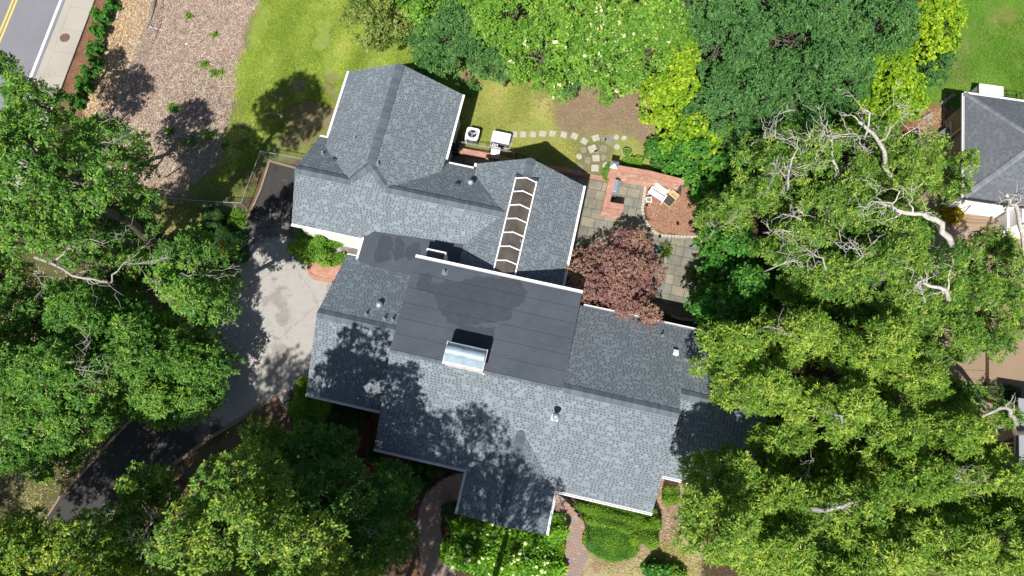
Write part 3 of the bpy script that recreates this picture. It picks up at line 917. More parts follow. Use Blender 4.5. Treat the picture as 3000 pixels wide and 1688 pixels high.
# ------------------------------------------------------------------ drive, patio, paths
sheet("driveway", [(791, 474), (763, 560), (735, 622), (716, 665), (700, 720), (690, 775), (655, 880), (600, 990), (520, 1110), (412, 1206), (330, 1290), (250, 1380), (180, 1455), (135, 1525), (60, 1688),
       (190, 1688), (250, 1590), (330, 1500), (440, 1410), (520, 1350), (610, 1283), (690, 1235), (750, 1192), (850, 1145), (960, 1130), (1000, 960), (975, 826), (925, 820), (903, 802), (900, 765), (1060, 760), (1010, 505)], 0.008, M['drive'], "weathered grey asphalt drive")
def flag_mat():
    n = NT("flagstone_paving", 0.85, 0.2)
    q = n.n("ShaderNodeTexBrick", offset_frequency=2, squash_frequency=3)
    q.offset = 0.37; q.squash = 0.62
    for k_, v_ in (("Scale", 1.0), ("Brick Width", 0.82), ("Row Height", 0.64), ("Mortar Size", 0.018), ("Bias", 0.0)): q.inputs[k_].default_value = v_
    q.inputs["Color1"].default_value = (0, 0, 0, 1); q.inputs["Color2"].default_value = (1, 1, 1, 1); q.inputs["Mortar"].default_value = (.5, .5, .5, 1)
    n.l(n.uv(), q.inputs["Vector"])
    c = n.ramp(q.outputs["Color"], [(0, (0.15, 0.15, 0.13)), (.4, (0.215, 0.202, 0.15)), (.7, (0.26, 0.234, 0.169)), (1, (0.182, 0.189, 0.176))])
    a = n.noise(n.geo(), 1.1, 6, .7)
    c = n.mix(n.rng(a, .4, .7, 0, .6), c, (.075, .072, .058))
    c = n.mix(n.math('MULTIPLY', q.outputs["Fac"], .85), c, (.055, .055, .035))
    n.color(c); n.bump(q.outputs["Fac"], -.5, .015)
    return n.m
M['flag'] = flag_mat()
sheet("patio", [(1300, 480), (1350, 425), (1440, 452), (1700, 500), (1790, 520), (1850, 515), (1888, 540), (1880, 620), (1900, 660), (1930, 690), (1968, 697), (2130, 694), (2140, 900), (2050, 937), (1970, 927), (1900, 900), (1640, 870), (1600, 600), (1400, 520)], 0.02, M['flag'], "flagstone patio behind the house", 0.06)
sheet("brick_path", [(1605, 1430), (1632, 1441), (1680, 1488), (1709, 1528), (1723, 1575), (1723, 1620), (1712, 1660), (1690, 1720), (1600, 1720), (1628, 1668), (1648, 1610), (1655, 1565), (1640, 1520), (1600, 1500)], 0.02, M['paver'], "curving path of red and grey pavers right of the porch", 0.05)
sheet("brick_path", [(1380, 1380), (1355, 1386), (1295, 1402), (1250, 1440), (1230, 1482), (1222, 1540), (1225, 1600), (1235, 1650), (1250, 1720), (1345, 1720), (1322, 1640), (1297, 1590), (1290, 1540), (1302, 1485), (1345, 1468), (1380, 1470)], 0.02, M['paver'], "curving path of dark pavers left of the porch", 0.05)
sheet("concrete_apron", [(2560, 640), (2700, 560), (3300, 560), (3300, 1400), (2900, 1300), (2760, 1200), (2600, 1190), (2560, 1000)], 0.012, M['patio_conc'], "tan concrete court by the neighbouring house", 0.05)
mb = MB()
for a, b in (((2896, 1000), (2896, 1200)), ((2600, 1075), (2990, 1090)), ((2760, 700), (2990, 705)), ((2760, 600), (2770, 1180)), ((2840, 1110), (2990, 1120))):
    p, q = W(*a), W(*b); mb.box(((p + q) / 2 + Vector((0, 0, .014)))[:], ((q - p).length, .02, .006), math.atan2(q.y - p.y, q.x - p.x))
tag(mb.build("concrete_joint", M['dark']), "dark joints in the tan concrete court", kind='structure')

def ribbon(name, label, cat, pts, width, z0, z1, mat, group=None, step=None, gap=0.012):
    """an edging of single blocks set along a line"""
    P = [W(p[0], p[1], 0) for p in pts]
    mb = MB()
    if step is None: step = .22
    acc = []
    for i in range(len(P) - 1):
        n = max(1, int(round((P[i + 1] - P[i]).length / step)))
        for k in range(n):
            a, b = P[i].lerp(P[i + 1], k / n), P[i].lerp(P[i + 1], (k + 1) / n)
            mb.box(((a + b) / 2 + Vector((0, 0, (z0 + z1) / 2 + R.rand() * .008)))[:], ((b - a).length - gap, width * (.92 + .12 * R.rand()), z1 - z0), math.atan2(b.y - a.y, b.x - a.x) + R.normal() * .03)
    c = sum(P, Vector()) / len(P)
    o = mb.build(name, mat)
    return tag(o, label, cat, group)
ribbon("brick_edging", "red brick edging along the left side of the drive by the wire fence", "edging", [(880, 497), (791, 473), (763, 560), (735, 622), (716, 665), (700, 720), (690, 775), (655, 880)], .13, 0, .09, M['edge_brick'], None, .1)
ribbon("brick_edging", "red brick edging along the upper left side of the drive under the trees", "edging", [(412, 1204), (330, 1288), (250, 1378), (180, 1453), (135, 1523), (60, 1686)], .12, 0, .09, M['edge_brick'], None, .1)
ribbon("brick_edging", "pinkish brick edging along the lower curve of the drive", "edging", [(330, 1503), (440, 1413), (520, 1353), (610, 1287), (690, 1239), (750, 1196), (800, 1170), (850, 1150)], .20, 0, .06, M['edge_brick'], None, .1)
ribbon("stone_edging", "pale cobble edging curving round the chip bed of the courtyard", "edging", [(1890, 548), (1886, 580), (1881, 612), (1886, 640), (1900, 662), (1916, 680), (1934, 690), (1966, 693), (2000, 695), (2060, 695)], .17, 0, .08, M['cobble'], None, .2, .03)
ribbon("stone_edging", "short cobble edging in deep shade at the lower end of the patio", "edging", [(1965, 925), (1985, 933), (2010, 937), (2050, 938), (2085, 935)], .17, 0, .08, M['cobble'], None, .2, .03)

# ------------------------------------------------------------------ the house (built in its own axes u, v)
house = thing("house", "large house with grey shingle gables round a dark flat roof", "house", (0, 0, 0), YAW)
pm = lambda z0, k, ax, c: (lambda u, v: z0 + k * ((u if ax == 'u' else v) - c))
pl_mS, pl_mN = pm(3.15, .55, 'v', -.07), pm(3.1, -.55, 'v', 10.15)
pl_wS = pm(3.1, .535, 'v', 1.93)
pl_gS, pl_gN = pm(3.0, .755, 'v', 11.30), pm(3.0, -.656, 'v', 17.0)
pl_nL, pl_nR = pm(3.5, .61, 'u', -15.06), pm(3.5, -.61, 'u', -7.88)
pl_eL, pl_eR = pm(3.3, .70, 'u', -6.02), pm(3.3, -.70, 'u', .46)
pl_flat = lambda u, v: 5.93 - .035 * (v - 4.98)
pl_memb = lambda u, v: 3.36 + .045 * (u + 10.8)

def roof(name, faces, parent=house, mat='shingle', th=.14, trim='offwhite'):
    """faces: (plane, outline in u,v, eave direction 'u'/'v', sides to close)"""
    mb = MB()
    for pl, out, ax in faces:
        P = [Vector((u, v, pl(u, v))) for u, v in out]
        ar = sum(P[i].x * P[(i + 1) % len(P)].y - P[(i + 1) % len(P)].x * P[i].y for i in range(len(P)))
        if ar < 0: P = P[::-1]
        k = math.sqrt(1 + ((pl(1, 1) - pl(0, 1)) ** 2 + (pl(1, 1) - pl(1, 0)) ** 2))
        rise_v = pl(0, 1) - pl(0, 0); rise_u = pl(1, 0) - pl(0, 0)
        if ax == 'u': uvs = [(p.x, (p.y if rise_v >= 0 else -p.y) * k) for p in P]
        else: uvs = [(p.y, (p.x if rise_u >= 0 else -p.x) * k) for p in P]
        mb.face(P, uvs, 0)
        dn = Vector((0, 0, th))
        n = len(P)
        for i in range(n):
            a, b = P[i], P[(i + 1) % n]
            mb.face([a - dn, b - dn, b, a], None, 1)
        mb.face([p - dn for p in P[::-1]], None, 1)
    return mb.build(name, [M[mat], M[trim]], parent)
def ridge(name, pts, parent=house, w=.25, drop=.13, mat='ridge'):
    """cap shingles folded over the line pts (u,v,z)"""
    mb = MB()
    P = [Vector(p) for p in pts]
    acc = 0
    for i in range(len(P) - 1):
        a, b = P[i], P[i + 1]
        d = (b - a).normalized(); s = Vector((d.y, -d.x, 0)).normalized() * w
        L = (b - a).length
        up, dn = Vector((0, 0, .05)), Vector((0, 0, .03 - drop))
        for sg in (1, -1):
            q = [a + up, b + up, b + s * sg + dn, a + s * sg + dn]
            t = [(acc, 0), (acc + L, 0), (acc + L, 1), (acc, 1)]
            if sg > 0: q, t = q[::-1], t[::-1]
            mb.face(q, t)
            e = [a + s * sg + dn, b + s * sg + dn, b + s * sg + dn - Vector((0, 0, .05)), a + s * sg + dn - Vector((0, 0, .05))]
            mb.face(e if sg > 0 else e[::-1])
        acc += L
    return mb.build(name, M[mat], parent)
def gutter(p, q, off, parent=house, mat='white', w=.13, h=.11):
    """open box gutter along p-q (u,v,z), pushed out by off=(du,dv)"""
    mb = MB()
    a, b = Vector(p), Vector(q)
    d = (b - a); L = d.length; rz = math.atan2(d.y, d.x)
    o = Vector((off[0], off[1], 0)).normalized()
    c = (a + b) / 2 + o * (w / 2 + .004) + Vector((0, 0, -.085))
    mb.box((c + Vector((0, 0, -h / 2 + .01)))[:], (L, w, .012), rz)
    mb.box((c + o * (w / 2 - .022))[:], (L, .044, h), rz)
    mb.box((c - o * (w / 2 - .012))[:], (L, .024, h), rz)
    for t in (-1, 1):
        mb.box((c + d.normalized() * t * (L / 2 + .008))[:], (.016, w, h), rz)
    g = mb.build("gutter", M[mat], parent)
    return g
NW_E, G_R, MR = 5.69, 5.0, 5.93
vg = 11.30 + (G_R - 3.0) / .755                       # garage ridge
nu = -11.47
vN = 11.30 + (NW_E - 3.0) / .755                     # where the tall ridge ends
hL = -15.06 + (G_R - 3.5) / .61; hR = -7.88 - (G_R - 3.5) / .61
# valley helper points
vL_e = 17.0 - (3.5 - 3.0) / .656                     # garage north plane at z 3.5
eRu = -2.78
vEn, vEtop = 17.25, 17.25
eV = -6.02 + (G_R - 3.3) / .70                       # u where the east wing meets the cross ridge
roof("roof", [(pl_nL, [(-15.06, vL_e), (hL, vg), (nu, vN), (nu, 21.36), (-15.06, 21.40)], 'v'),
              (pl_nR, [(-7.88, 21.40), (nu, 21.36), (nu, vN), (hR, vg), (-7.88, vL_e)], 'v')])
roof("roof", [(pl_gS, [(-15.77, 11.30), (-11.33, 11.30), (-10.8, 11.74), (-5.75, 12.02), (-5.55, 11.97), (eV, vg), (hR, vg), (nu, vN), (hL, vg), (-15.77, vg)], 'u'),
              (pl_gN, [(-15.77, vg), (hL, vg), (-15.06, vL_e), (-15.06, 17.0), (-15.77, 17.0)], 'u'),
              (pl_gN, [(hR, vg), (eV, vg), (-6.02, 16.55), (-6.02, 17.0), (-7.88, 17.0), (-7.88, vL_e)], 'u')])
roof("roof", [(pl_eL, [(eRu, 17.25), (-6.02, 17.25), (-6.02, 16.55), (eV, vg), (-5.55, 11.97), (-5.55, 9.7), (eRu, 9.7)], 'v'),
              (pl_eR, [(eRu, 17.25), (eRu, 9.7), (.46, 9.7), (.46, 17.25)], 'v')])
# low membrane between the wings
def pxpoly(pts, pl): return [tuple(onplane(p[0], p[1], pl)[:2]) for p in pts]
def flatpoly(name, pl, out, damps, th=.12, lift=0.0, parent=house, step=.12):
    out = [tuple(q) for q in out]
    us, vs_ = [q[0] for q in out], [q[1] for q in out]
    U = np.arange(min(us), max(us) + step, step); V = np.arange(min(vs_), max(vs_) + step, step)
    X, Y = np.meshgrid(U, V)
    bm = bmesh.new()
    z = lambda u, v: pl(u, v) + lift
    ins = sdist(out, X, Y)
    jx, jy = X + .08 * wn2(X, Y, 5, 21) + .05 * wn2(X, Y, 14, 22), Y + .08 * wn2(X, Y, 5, 23) + .05 * wn2(X, Y, 14, 24)
    dm = np.zeros(X.shape)
    for d in damps: dm = np.maximum(dm, smooth(sdist(d, jx, jy), -.26, .26))
    # cut a triangulated outline out of the grid: inner quads plus a rim fan
    me = bpy.data.meshes.new(name)
    bmv = bm.verts.new
    P = [bmv((u, v, z(u, v))) for u, v in out]
    f = bm.faces.new(P)
    if f.normal.z < 0 or sum(out[k][0] * out[(k + 1) % len(out)][1] - out[(k + 1) % len(out)][0] * out[k][1] for k in range(len(out))) < 0: f.normal_flip()
    for k in range(1, len(U) - 1): bmesh.ops.bisect_plane(bm, geom=bm.verts[:] + bm.edges[:] + bm.faces[:], plane_co=(U[k], 0, 0), plane_no=(1, 0, 0))
    for k in range(1, len(V) - 1): bmesh.ops.bisect_plane(bm, geom=bm.verts[:] + bm.edges[:] + bm.faces[:], plane_co=(0, V[k], 0), plane_no=(0, 1, 0))
    ul = bm.loops.layers.uv.new("UVMap")
    for fc in bm.faces:
        for lp in fc.loops: lp[ul].uv = (lp.vert.co.x, lp.vert.co.y)
    bm.verts.index_update()
    co = np.array([v.co[:2] for v in bm.verts])
    iu = np.clip(np.round((co[:, 0] - U[0]) / step).astype(int), 0, len(U) - 1); iv = np.clip(np.round((co[:, 1] - V[0]) / step).astype(int), 0, len(V) - 1)
    val = dm[iv, iu]
    n = len(out)
    rim = [bm.verts.new((u, v, z(u, v) - .001)) for u, v in out]; low = [bm.verts.new((u, v, z(u, v) - th)) for u, v in out]
    for k in range(n): bm.faces.new((low[k], low[(k + 1) % n], rim[(k + 1) % n], rim[k]))
    val = np.concatenate([val, np.zeros(2 * n)])
    bm.to_mesh(me); bm.free()
    at = me.attributes.new("damp", 'FLOAT', 'POINT'); at.data.foreach_set("value", val.astype(np.float32))
    me.materials.append(M['membrane'])
    o = bpy.data.objects.new(name, me)
    return link(o, parent)
flatpoly("flat_roof", pl_memb, [(-11.30, 11.30), (-10.80, 11.80), (-5.50, 12.16), (-5.50, 9.95), (-7.50, 9.66), (-10.4, 9.73), (-11.30, 9.96)][::-1],
         [pxpoly(q, pl_memb) for q in ([(1112, 692), (1140, 690), (1150, 708), (1146, 760), (1130, 768), (1090, 772), (1096, 740)], [(1153, 692), (1180, 700), (1188, 716), (1186, 760), (1152, 764)], [(1196, 712), (1215, 704), (1230, 716), (1236, 740), (1226, 760), (1190, 768), (1188, 740)])], th=.25)
# main block, side blocks, porch
roof("roof", [(pl_mS, [(-7.58, -.07), (-2.42, -.07), (-.04, 2.5), (2.36, -.07), (7.58, -.07), (7.58, 4.98), (-7.58, 4.98)], 'u'),
              (pl_mN, [(1.56, 4.98), (7.58, 4.98), (7.58, 10.15), (1.56, 10.15)], 'u')])
vs = 1.93 + (5.33 - 3.1) / .535
roof("roof", [(pl_wS, [(-12.04, 1.93), (-7.585, 1.93), (-7.585, vs), (-12.04, vs)], 'u'),
              (pm(pl_wS(0, vs), -.545, 'v', vs), [(-12.04, vs), (-7.62, vs), (-7.62, 10.1), (-12.04, 10.1)], 'u')])
roof("roof", [(pl_wS, [(7.585, 1.93), (12.2, 1.93), (12.2, vs), (7.585, vs)], 'u'),
              (pm(pl_wS(0, vs), -(pl_wS(0, vs) - 3.1) / (10.15 - vs), 'v', vs), [(7.585, vs), (12.2, vs), (12.2, 10.15), (7.585, 10.15)], 'u')])
pr_ = 3.15 + .59 * 2.39
roof("roof", [(pm(3.15, .59, 'u', -2.43), [(-2.43, -2.36), (-.04, -2.36), (-.04, 2.47), (-2.43, -.07)], 'v'),
              (pm(3.15, -.59, 'u', 2.35), [(-.04, -2.36), (2.35, -2.36), (2.35, -.07), (-.04, 2.47)], 'v')])
# upper flat roof
plf2 = lambda u, v: pl_flat(u, v) + .03
flatpoly("flat_roof", pl_flat, [(-7.60, 4.90), (1.54, 4.90), (1.54, 10.12), (-7.60, 10.12)],
         [pxpoly(q, plf2) for q in ([(1220, 805), (1262, 792), (1266, 832), (1310, 822), (1400, 812), (1490, 815), (1530, 822), (1545, 860), (1535, 890), (1505, 905), (1500, 935), (1470, 945), (1430, 950), (1400, 948), (1340, 962), (1310, 945), (1296, 922), (1282, 905), (1270, 862), (1250, 863), (1225, 850), (1218, 825)],
            [(1340, 952), (1390, 955), (1450, 962), (1448, 1020), (1415, 1040), (1350, 1030), (1330, 990)])], th=.22, lift=.03)
mb = MB()
for i in range(1, 6):
    v = 4.98 + i * .86
    mb.box((-3.03, v, pl_flat(0, v) + .032), (9.0, .016, .003))
mb.build("roof_seam", M['black'], house)
mb = MB(); mb.box((-3.03, 4.88, 5.96), (9.1, .16, .012), tilt=Matrix.Rotation(.3, 4, 'X'))
mb.build("roof_flashing", M['ridge'], house)
# ridges
ridge("ridge_cap", [(nu, 21.36, NW_E), (nu, vN, NW_E)])
ridge("ridge_cap", [(nu, vN, NW_E), (hL + .1, vg + .05, G_R + .05)])
ridge("ridge_cap", [(nu, vN, NW_E), (hR - .1, vg + .05, G_R + .05)])
ridge("ridge_cap", [(-15.77, vg, G_R), (hL + .12, vg, G_R)])
ridge("ridge_cap", [(hR - .12, vg, G_R), (eV + .1, vg, G_R)])
ridge("ridge_cap", [(eRu, 17.25, 5.57), (eRu, 15.95, 5.57)])
ridge("ridge_cap", [(-12.04, vs, 5.33), (-7.62, vs, 5.33)])
ridge("ridge_cap", [(1.6, 4.98, MR), (7.58, 4.98, MR)])
ridge("ridge_cap", [(7.62, vs, 5.33), (12.2, vs, 5.33)])
ridge("ridge_cap", [(-.04, -2.36, pr_), (-.04, 2.5, pr_ + .02)])
# gutters
for p, q, off, mt in (((-15.77, 11.30, 3.0), (-11.33, 11.30, 3.0), (0, -1), 'white'), ((-15.77, 17.0, 3.0), (-15.2, 17.0, 3.0), (0, 1), 'white'), ((-15.06, 17.0, 3.5), (-15.06, 21.40, 3.5), (-1, 0), 'white'),
                      ((-7.88, 17.1, 3.5), (-7.88, 21.40, 3.5), (1, 0), 'white'), ((-7.7, 17.0, 3.0), (-6.2, 17.0, 3.0), (0, 1), 'white'), ((-6.02, 17.1, 3.3), (-6.02, 17.25, 3.3), (-1, 0), 'white'),
                      ((.46, 9.9, 3.3), (.46, 17.25, 3.3), (1, 0), 'white'), ((-12.04, 1.93, 3.1), (-7.6, 1.93, 3.1), (0, -1), 'offwhite'), ((-7.58, -.07, 3.15), (-2.58, -.07, 3.15), (0, -1), 'offwhite'),
                      ((2.5, -.07, 3.15), (7.58, -.07, 3.15), (0, -1), 'white'), ((-2.43, -2.36, 3.15), (-2.43, -.05, 3.15), (-1, 0), 'offwhite'), ((2.35, -2.36, 3.15), (2.35, -.05, 3.15), (1, 0), 'white'),
                      ((7.6, 1.93, 3.1), (12.2, 1.93, 3.1), (0, -1), 'white'), ((1.9, 10.15, 3.1), (12.2, 10.15, 3.1), (0, 1), 'offwhite'), ((-12.04, 10.1, 3.1), (-11.32, 10.1, 3.1), (0, 1), 'white'),
                      ((-11.30, 10.0, 3.34), (-11.30, 11.28, 3.34), (-1, 0), 'white'), ((-7.60, 10.12, 5.80), (1.54, 10.12, 5.80), (0, 1), 'white')):
    gutter(p, q, off, mat=mt, w=.17 if q[2] > 5 else .13)
# walls: eave-high boxes with gable ends where there are gables
def wall(u0, u1, v0, v1, ze, mat='white_siding', gable=None, apex=0, mid=0):
    mb = MB()
    if gable is None: mb.prism([(u0, v0), (u1, v0), (u1, v1), (u0, v1)], -.1, ze)
    elif gable == 'v':                                 # ridge runs along v
        a = [(u0, -.1), (u1, -.1), (u1, ze), (mid, apex), (u0, ze)]
        for v, rev in ((v0, 0), (v1, 1)):
            f = [(p[0], v, p[1]) for p in a]; mb.face(f[::-1] if rev else f)
        for i in range(5):
            p, q = a[i], a[(i + 1) % 5]; mb.face([(p[0], v1, p[1]), (q[0], v1, q[1]), (q[0], v0, q[1]), (p[0], v0, p[1])])
    else:
        a = [(v0, -.1), (v1, -.1), (v1, ze), (mid, apex), (v0, ze)]
        for u, rev in ((u0, 1), (u1, 0)):
            f = [(u, p[0], p[1]) for p in a]; mb.face(f[::-1] if rev else f)
        for i in range(5):
            p, q = a[i], a[(i + 1) % 5]; mb.face([(u0, p[0], p[1]), (u0, q[0], q[1]), (u1, q[0], q[1]), (u1, p[0], p[1])])
    return mb.build("wall", M[mat], house)
wall(-14.75, -8.2, 17.0, 21.15, 3.45, gable='v', apex=5.40, mid=nu)
wall(-15.5, -5.9, 11.42, 16.75, 2.92, gable='u', apex=4.75, mid=vg)
wall(-5.75, .16, 9.8, 17.0, 3.2, gable='v', apex=5.3, mid=eRu)
wall(-11.75, -7.7, 2.2, 9.9, 3.0, gable='u', apex=5.08, mid=vs)
wall(-7.3, 7.3, .25, 9.9, 2.95, gable='u', apex=5.66, mid=4.98)
wall(7.4, 11.9, 2.25, 9.85, 3.0, gable='u', apex=5.05, mid=vs)
wall(-7.52, 1.46, 9.6, 10.04, 5.60)
wall(-7.52, -7.2, 5.2, 9.58, 5.62)
wall(1.2, 1.46, 5.2, 9.58, 5.62)
wall(-11.2, -5.9, 9.9, 11.40, 3.0)
# porch: posts and floor
mb = MB(); mb.box((-.04, -1.15, .45), (4.3, 2.3, .9)); mb.build("porch_floor", M['brick'], house)
for u in (-2.05, -.75, .67, 1.97):
    mb = MB(); mb.box((u, -2.1, 2.05), (.2, .2, 2.2)); mb.box((u, -2.1, .96), (.28, .28, .12)); mb.build("porch_post", M['white'], house)
mb = MB(); mb.box((-.04, -2.1, 3.03), (4.3, .22, .2)); mb.build("porch_beam", M['white'], house)
mb = MB(); mb.tube([(-7.95, 17.3, 3.35), (-8.08, 17.3, 3.1), (-8.1, 17.3, .3), (-7.85, 17.35, .12)], .05, 8); mb.build("downspout", M['white'], house, True)
# chimney
ch = bpy.data.objects.new("chimney", None); link(ch, house); ch.location = (-3.6, 5.3, 0)
mb = MB(); mb.box((0, -.02, 6.1), (1.93, 1.0, 2.0)); mb.build("chimney_stack", M['whitebrick'], ch)
mb = MB(); mb.box((0, -.02, 6.86), (2.02, 1.08, .10)); mb.box((0, -.02, 7.0), (2.10, 1.16, .18)); mb.build("chimney_crown", M['whitebrick'], ch)
mb = MB(); mb.box((0, .03, 7.105), (1.98, 1.0, .03)); mb.box((0, .50, 7.2), (1.98, .02, .2)); mb.box((-.98, .42, 7.22), (.02, .18, .26)); mb.build("chimney_pan", M['galv'], ch)
mb = MB()
n = 14
for i in range(n):
    a0, a1 = math.pi * i / n * 1.04 - .06, math.pi * (i + 1) / n * 1.04 - .06
    r = .27
    p = [(-1.0, .1 + r * math.cos(a0), 7.22 + r * math.sin(a0)), (1.0, .1 + r * math.cos(a0), 7.22 + r * math.sin(a0)), (1.0, .1 + r * math.cos(a1), 7.22 + r * math.sin(a1)), (-1.0, .1 + r * math.cos(a1), 7.22 + r * math.sin(a1))]
    mb.face(p)
    p = [(q[0], .1 + (q[1] - .1) * .95, 7.22 + (q[2] - 7.22) * .95) for q in p]
    mb.face(p[::-1])
mb.build("chimney_hood", M['galv'], ch, True)
mb = MB(); mb.box((0, -.62, 5.46), (2.2, .34, .05), tilt=Matrix.Rotation(.5, 4, 'X')); mb.box((1.02, 0, 5.9), (.1, 1.1, .04)); mb.build("chimney_flashing", M['white'], ch)
# ridge skylight of seven bays
sk = bpy.data.objects.new("ridge_skylight", None); link(sk, house); sk.location = (eRu, 0, 0)
v0, v1, hw, zr = 10.25, 16.0, .60, 5.66
lo = zr - .7 * hw + .02
mb = MB()
for sg in (-1, 1):
    mb.face([(0, v0, zr), (0, v1, zr), (sg * hw, v1, lo), (sg * hw, v0, lo)][::sg])
gl = mb.build("pane", M['glass'], sk)
mb = MB()
for i in range(8):
    v = v0 + (v1 - v0) * i / 7
    for sg in (-1, 1):
        mb.tube([(0, v, zr + .02), (sg * hw, v, lo + .02)], .042, 4)
for sg in (-1, 1): mb.box((sg * hw, (v0 + v1) / 2, lo - .02), (.07, v1 - v0 + .1, .16))
mb.build("skylight_frame", M['white'], sk)
mb = MB(); mb.box((0, v1 + .09, lo + .12), (2 * hw + .1, .1, .24)); mb.build("skylight_flashing", M['dark'], sk)
sk = bpy.data.objects.new("box_skylight", None); link(sk, house)
q0 = UV(1275, 752, 4.9); sk.location = q0
mb = MB()
for x, y, a, b in ((-.53, 0, .06, .66), (.53, 0, .06, .66), (0, -.33, 1.12, .06), (0, .33, 1.12, .06)): mb.box((x, y, -.12), (a, b, .36)); mb.box((x, y, -.75), (a, b, .9))
mb.build("skylight_frame", M['white'], sk)
mb = MB(); mb.box((0, 0, -.02), (1.0, .6, .03)); mb.build("pane", M['glass'], sk)
# vents on the roofs
def vent(px, py, pl, kind_):
    q = onplane(px, py, pl)
    o = bpy.data.objects.new("roof_vent", None); link(o, house); o.location = q
    e = 1e-3
    gu, gv = (pl(q.x + e, q.y) - pl(q.x, q.y)) / e, (pl(q.x, q.y + e) - pl(q.x, q.y)) / e
    nrm = Vector((-gu, -gv, 1)).normalized()
    rot = Vector((0, 0, 1)).rotation_difference(nrm).to_matrix()
    mb = MB()
    if kind_ == 'pipe':
        mb.box((0, 0, .02), (.30, .30, .02), tilt=rot); mb.lathe([(.12, 0), (.08, .10), (.06, .12)], (0, 0, 0), 12)
        mb.build("vent_boot", M['lead'], o)
        mb = MB(); mb.lathe([(.045, .08), (.045, .30), (.036, .30), (.036, .2)], (0, 0, 0), 12); mb.build("vent_pipe", M['greymetal'], o, True)
    elif kind_ == 'flue':
        mb.box((0, 0, .02), (.36, .36, .02), tilt=rot); mb.build("vent_boot", M['greymetal'], o)
        mb = MB(); mb.lathe([(.15, -.05), (.13, .12), (.10, .14), (.10, .75)], (0, 0, 0), 16); mb.build("vent_pipe", M['galv'], o, True)
        mb = MB(); mb.lathe([(.10, .72), (.17, .74), (.17, .86), (.19, .9), (.06, 1.0), (.0, 1.01)], (0, 0, 0), 16); mb.build("vent_cap", M['galv'], o, True)
    elif kind_ == 'box':
        mb.box((0, 0, .08), (.30, .26, .14), tilt=rot, top=(.9, .9)); mb.build("vent_hood", M['dark'], o)
    elif kind_ == 'whitebox':
        mb.box((0, 0, .09), (.28, .26, .18), tilt=rot); mb.build("vent_hood", M['white'], o)
    elif kind_ == 'round':
        mb.lathe([(.20, 0), (.20, .03), (.17, .06), (.19, .16), (.15, .24), (.0, .29)], (0, 0, 0), 18); mb.build("vent_hood", M['greymetal'], o, True)
    return o
for px, py, pl, kd in ((1040, 408, pl_nL, 'pipe'), (946, 451, pl_gN, 'pipe'), (982, 468, pl_gN, 'box'), (1108, 482, pl_nR, 'pipe'), (1341, 540, pl_gN, 'box'), (1381, 551, pl_eL, 'flue'),
                       (1525, 709, pl_eR, 'pipe'), (1303, 799, pl_flat, 'pipe'), (1112, 894, pm(5.32, -.545, 'v', vs), 'round'), (1074, 922, pm(5.32, -.545, 'v', vs), 'pipe'), (1127, 935, pm(5.32, -.545, 'v', vs), 'pipe'), (1151, 938, pm(5.32, -.545, 'v', vs), 'pipe'),
                       (1200, 1070, pl_mS, 'pipe'), (1626, 1224, pl_mS, 'flue'), (1940, 984, pl_mN, 'pipe'), (1979, 1034, pl_mN, 'whitebox')):
    vent(px, py, pl, kd)
# ------------------------------------------------------------------ things round the house
HR = YAW
# air conditioner
c = W(1384, 393, .8); t = thing("air_conditioner", "white air conditioning unit with a round fan under the side eave", "air conditioner", (c.x, c.y, .08), HR)
mb = MB(); mb.box((0, 0, .36), (.80, .80, .72)); mb.build("cabinet", M['greyplastic'], t, bevel=.03)
mb = MB(); mb.box((-.36, -.41, .36), (.1, .02, .7)); mb.box((.0, -.41, .55), (.2, .01, .05)); mb.build("corner_panel", M['white'], t)
mb = MB()
n = 28
for i in range(n):
    a0, a1 = 2 * math.pi * i / n, 2 * math.pi * (i + 1) / n
    def sq(a):
        k = 1 / max(abs(math.cos(a)), abs(math.sin(a))) * .42
        k = min(k, .52); return (k * math.cos(a), k * math.sin(a))
    p0, p1 = sq(a0), sq(a1); r = .29
    q0_, q1_ = (r * math.cos(a0), r * math.sin(a0)), (r * math.cos(a1), r * math.sin(a1))
    mb.face([(p0[0], p0[1], .78), (p1[0], p1[1], .78), (q1_[0], q1_[1], .79), (q0_[0], q0_[1], .79)])
    mb.face([(p0[0], p0[1], .70), (p1[0], p1[1], .70), (p1[0], p1[1], .78), (p0[0], p0[1], .78)])
    mb.face([(q0_[0], q0_[1], .79), (q1_[0], q1_[1], .79), (q1_[0], q1_[1], .723), (q0_[0], q0_[1], .723)])
mb.build("top_cover", M['white'], t)
mb = MB(); mb.lathe([(.30, 0), (.0, .001)], (0, 0, .725), 24); mb.build("fan_well", M['black'], t)
mb = MB(); mb.lathe([(.06, 0), (.06, .04), (0, .045)], (0, 0, .735), 12)
for k_ in range(3):
    a = .5 + k_ * 2.094
    mb.box((.16 * math.cos(a), .16 * math.sin(a), .745), (.22, .14, .012), a, tilt=Matrix.Rotation(.3, 4, 'X'))
mb.build("fan_blade", M['greymetal'], t)
mb = MB()
for r in (.1, .17, .24, .29): mb.tube([(r * math.cos(a), r * math.sin(a), .79) for a in np.linspace(0, 6.2832, 25)], .004, 4)
mb.build("fan_guard", M['dark'], t)
# standby generator
c = W(1468, 402, .72); t = thing("generator", "white standby generator with a rounded sloping lid behind the iron railing", "generator", (c.x, c.y, .05), HR)
mb = MB(); mb.box((0, 0, .27), (1.16, .66, .54)); mb.build("cabinet", M['greyplastic'], t, bevel=.03)
mb = MB(); mb.box((0, .02, .62), (1.24, .78, .20), top=(.93, .86)); mb.build("lid", M['white'], t, bevel=.05)
mb = MB(); mb.box((0, 0, -.02), (1.35, .9, .08)); mb.build("pad", M['slab'], t)
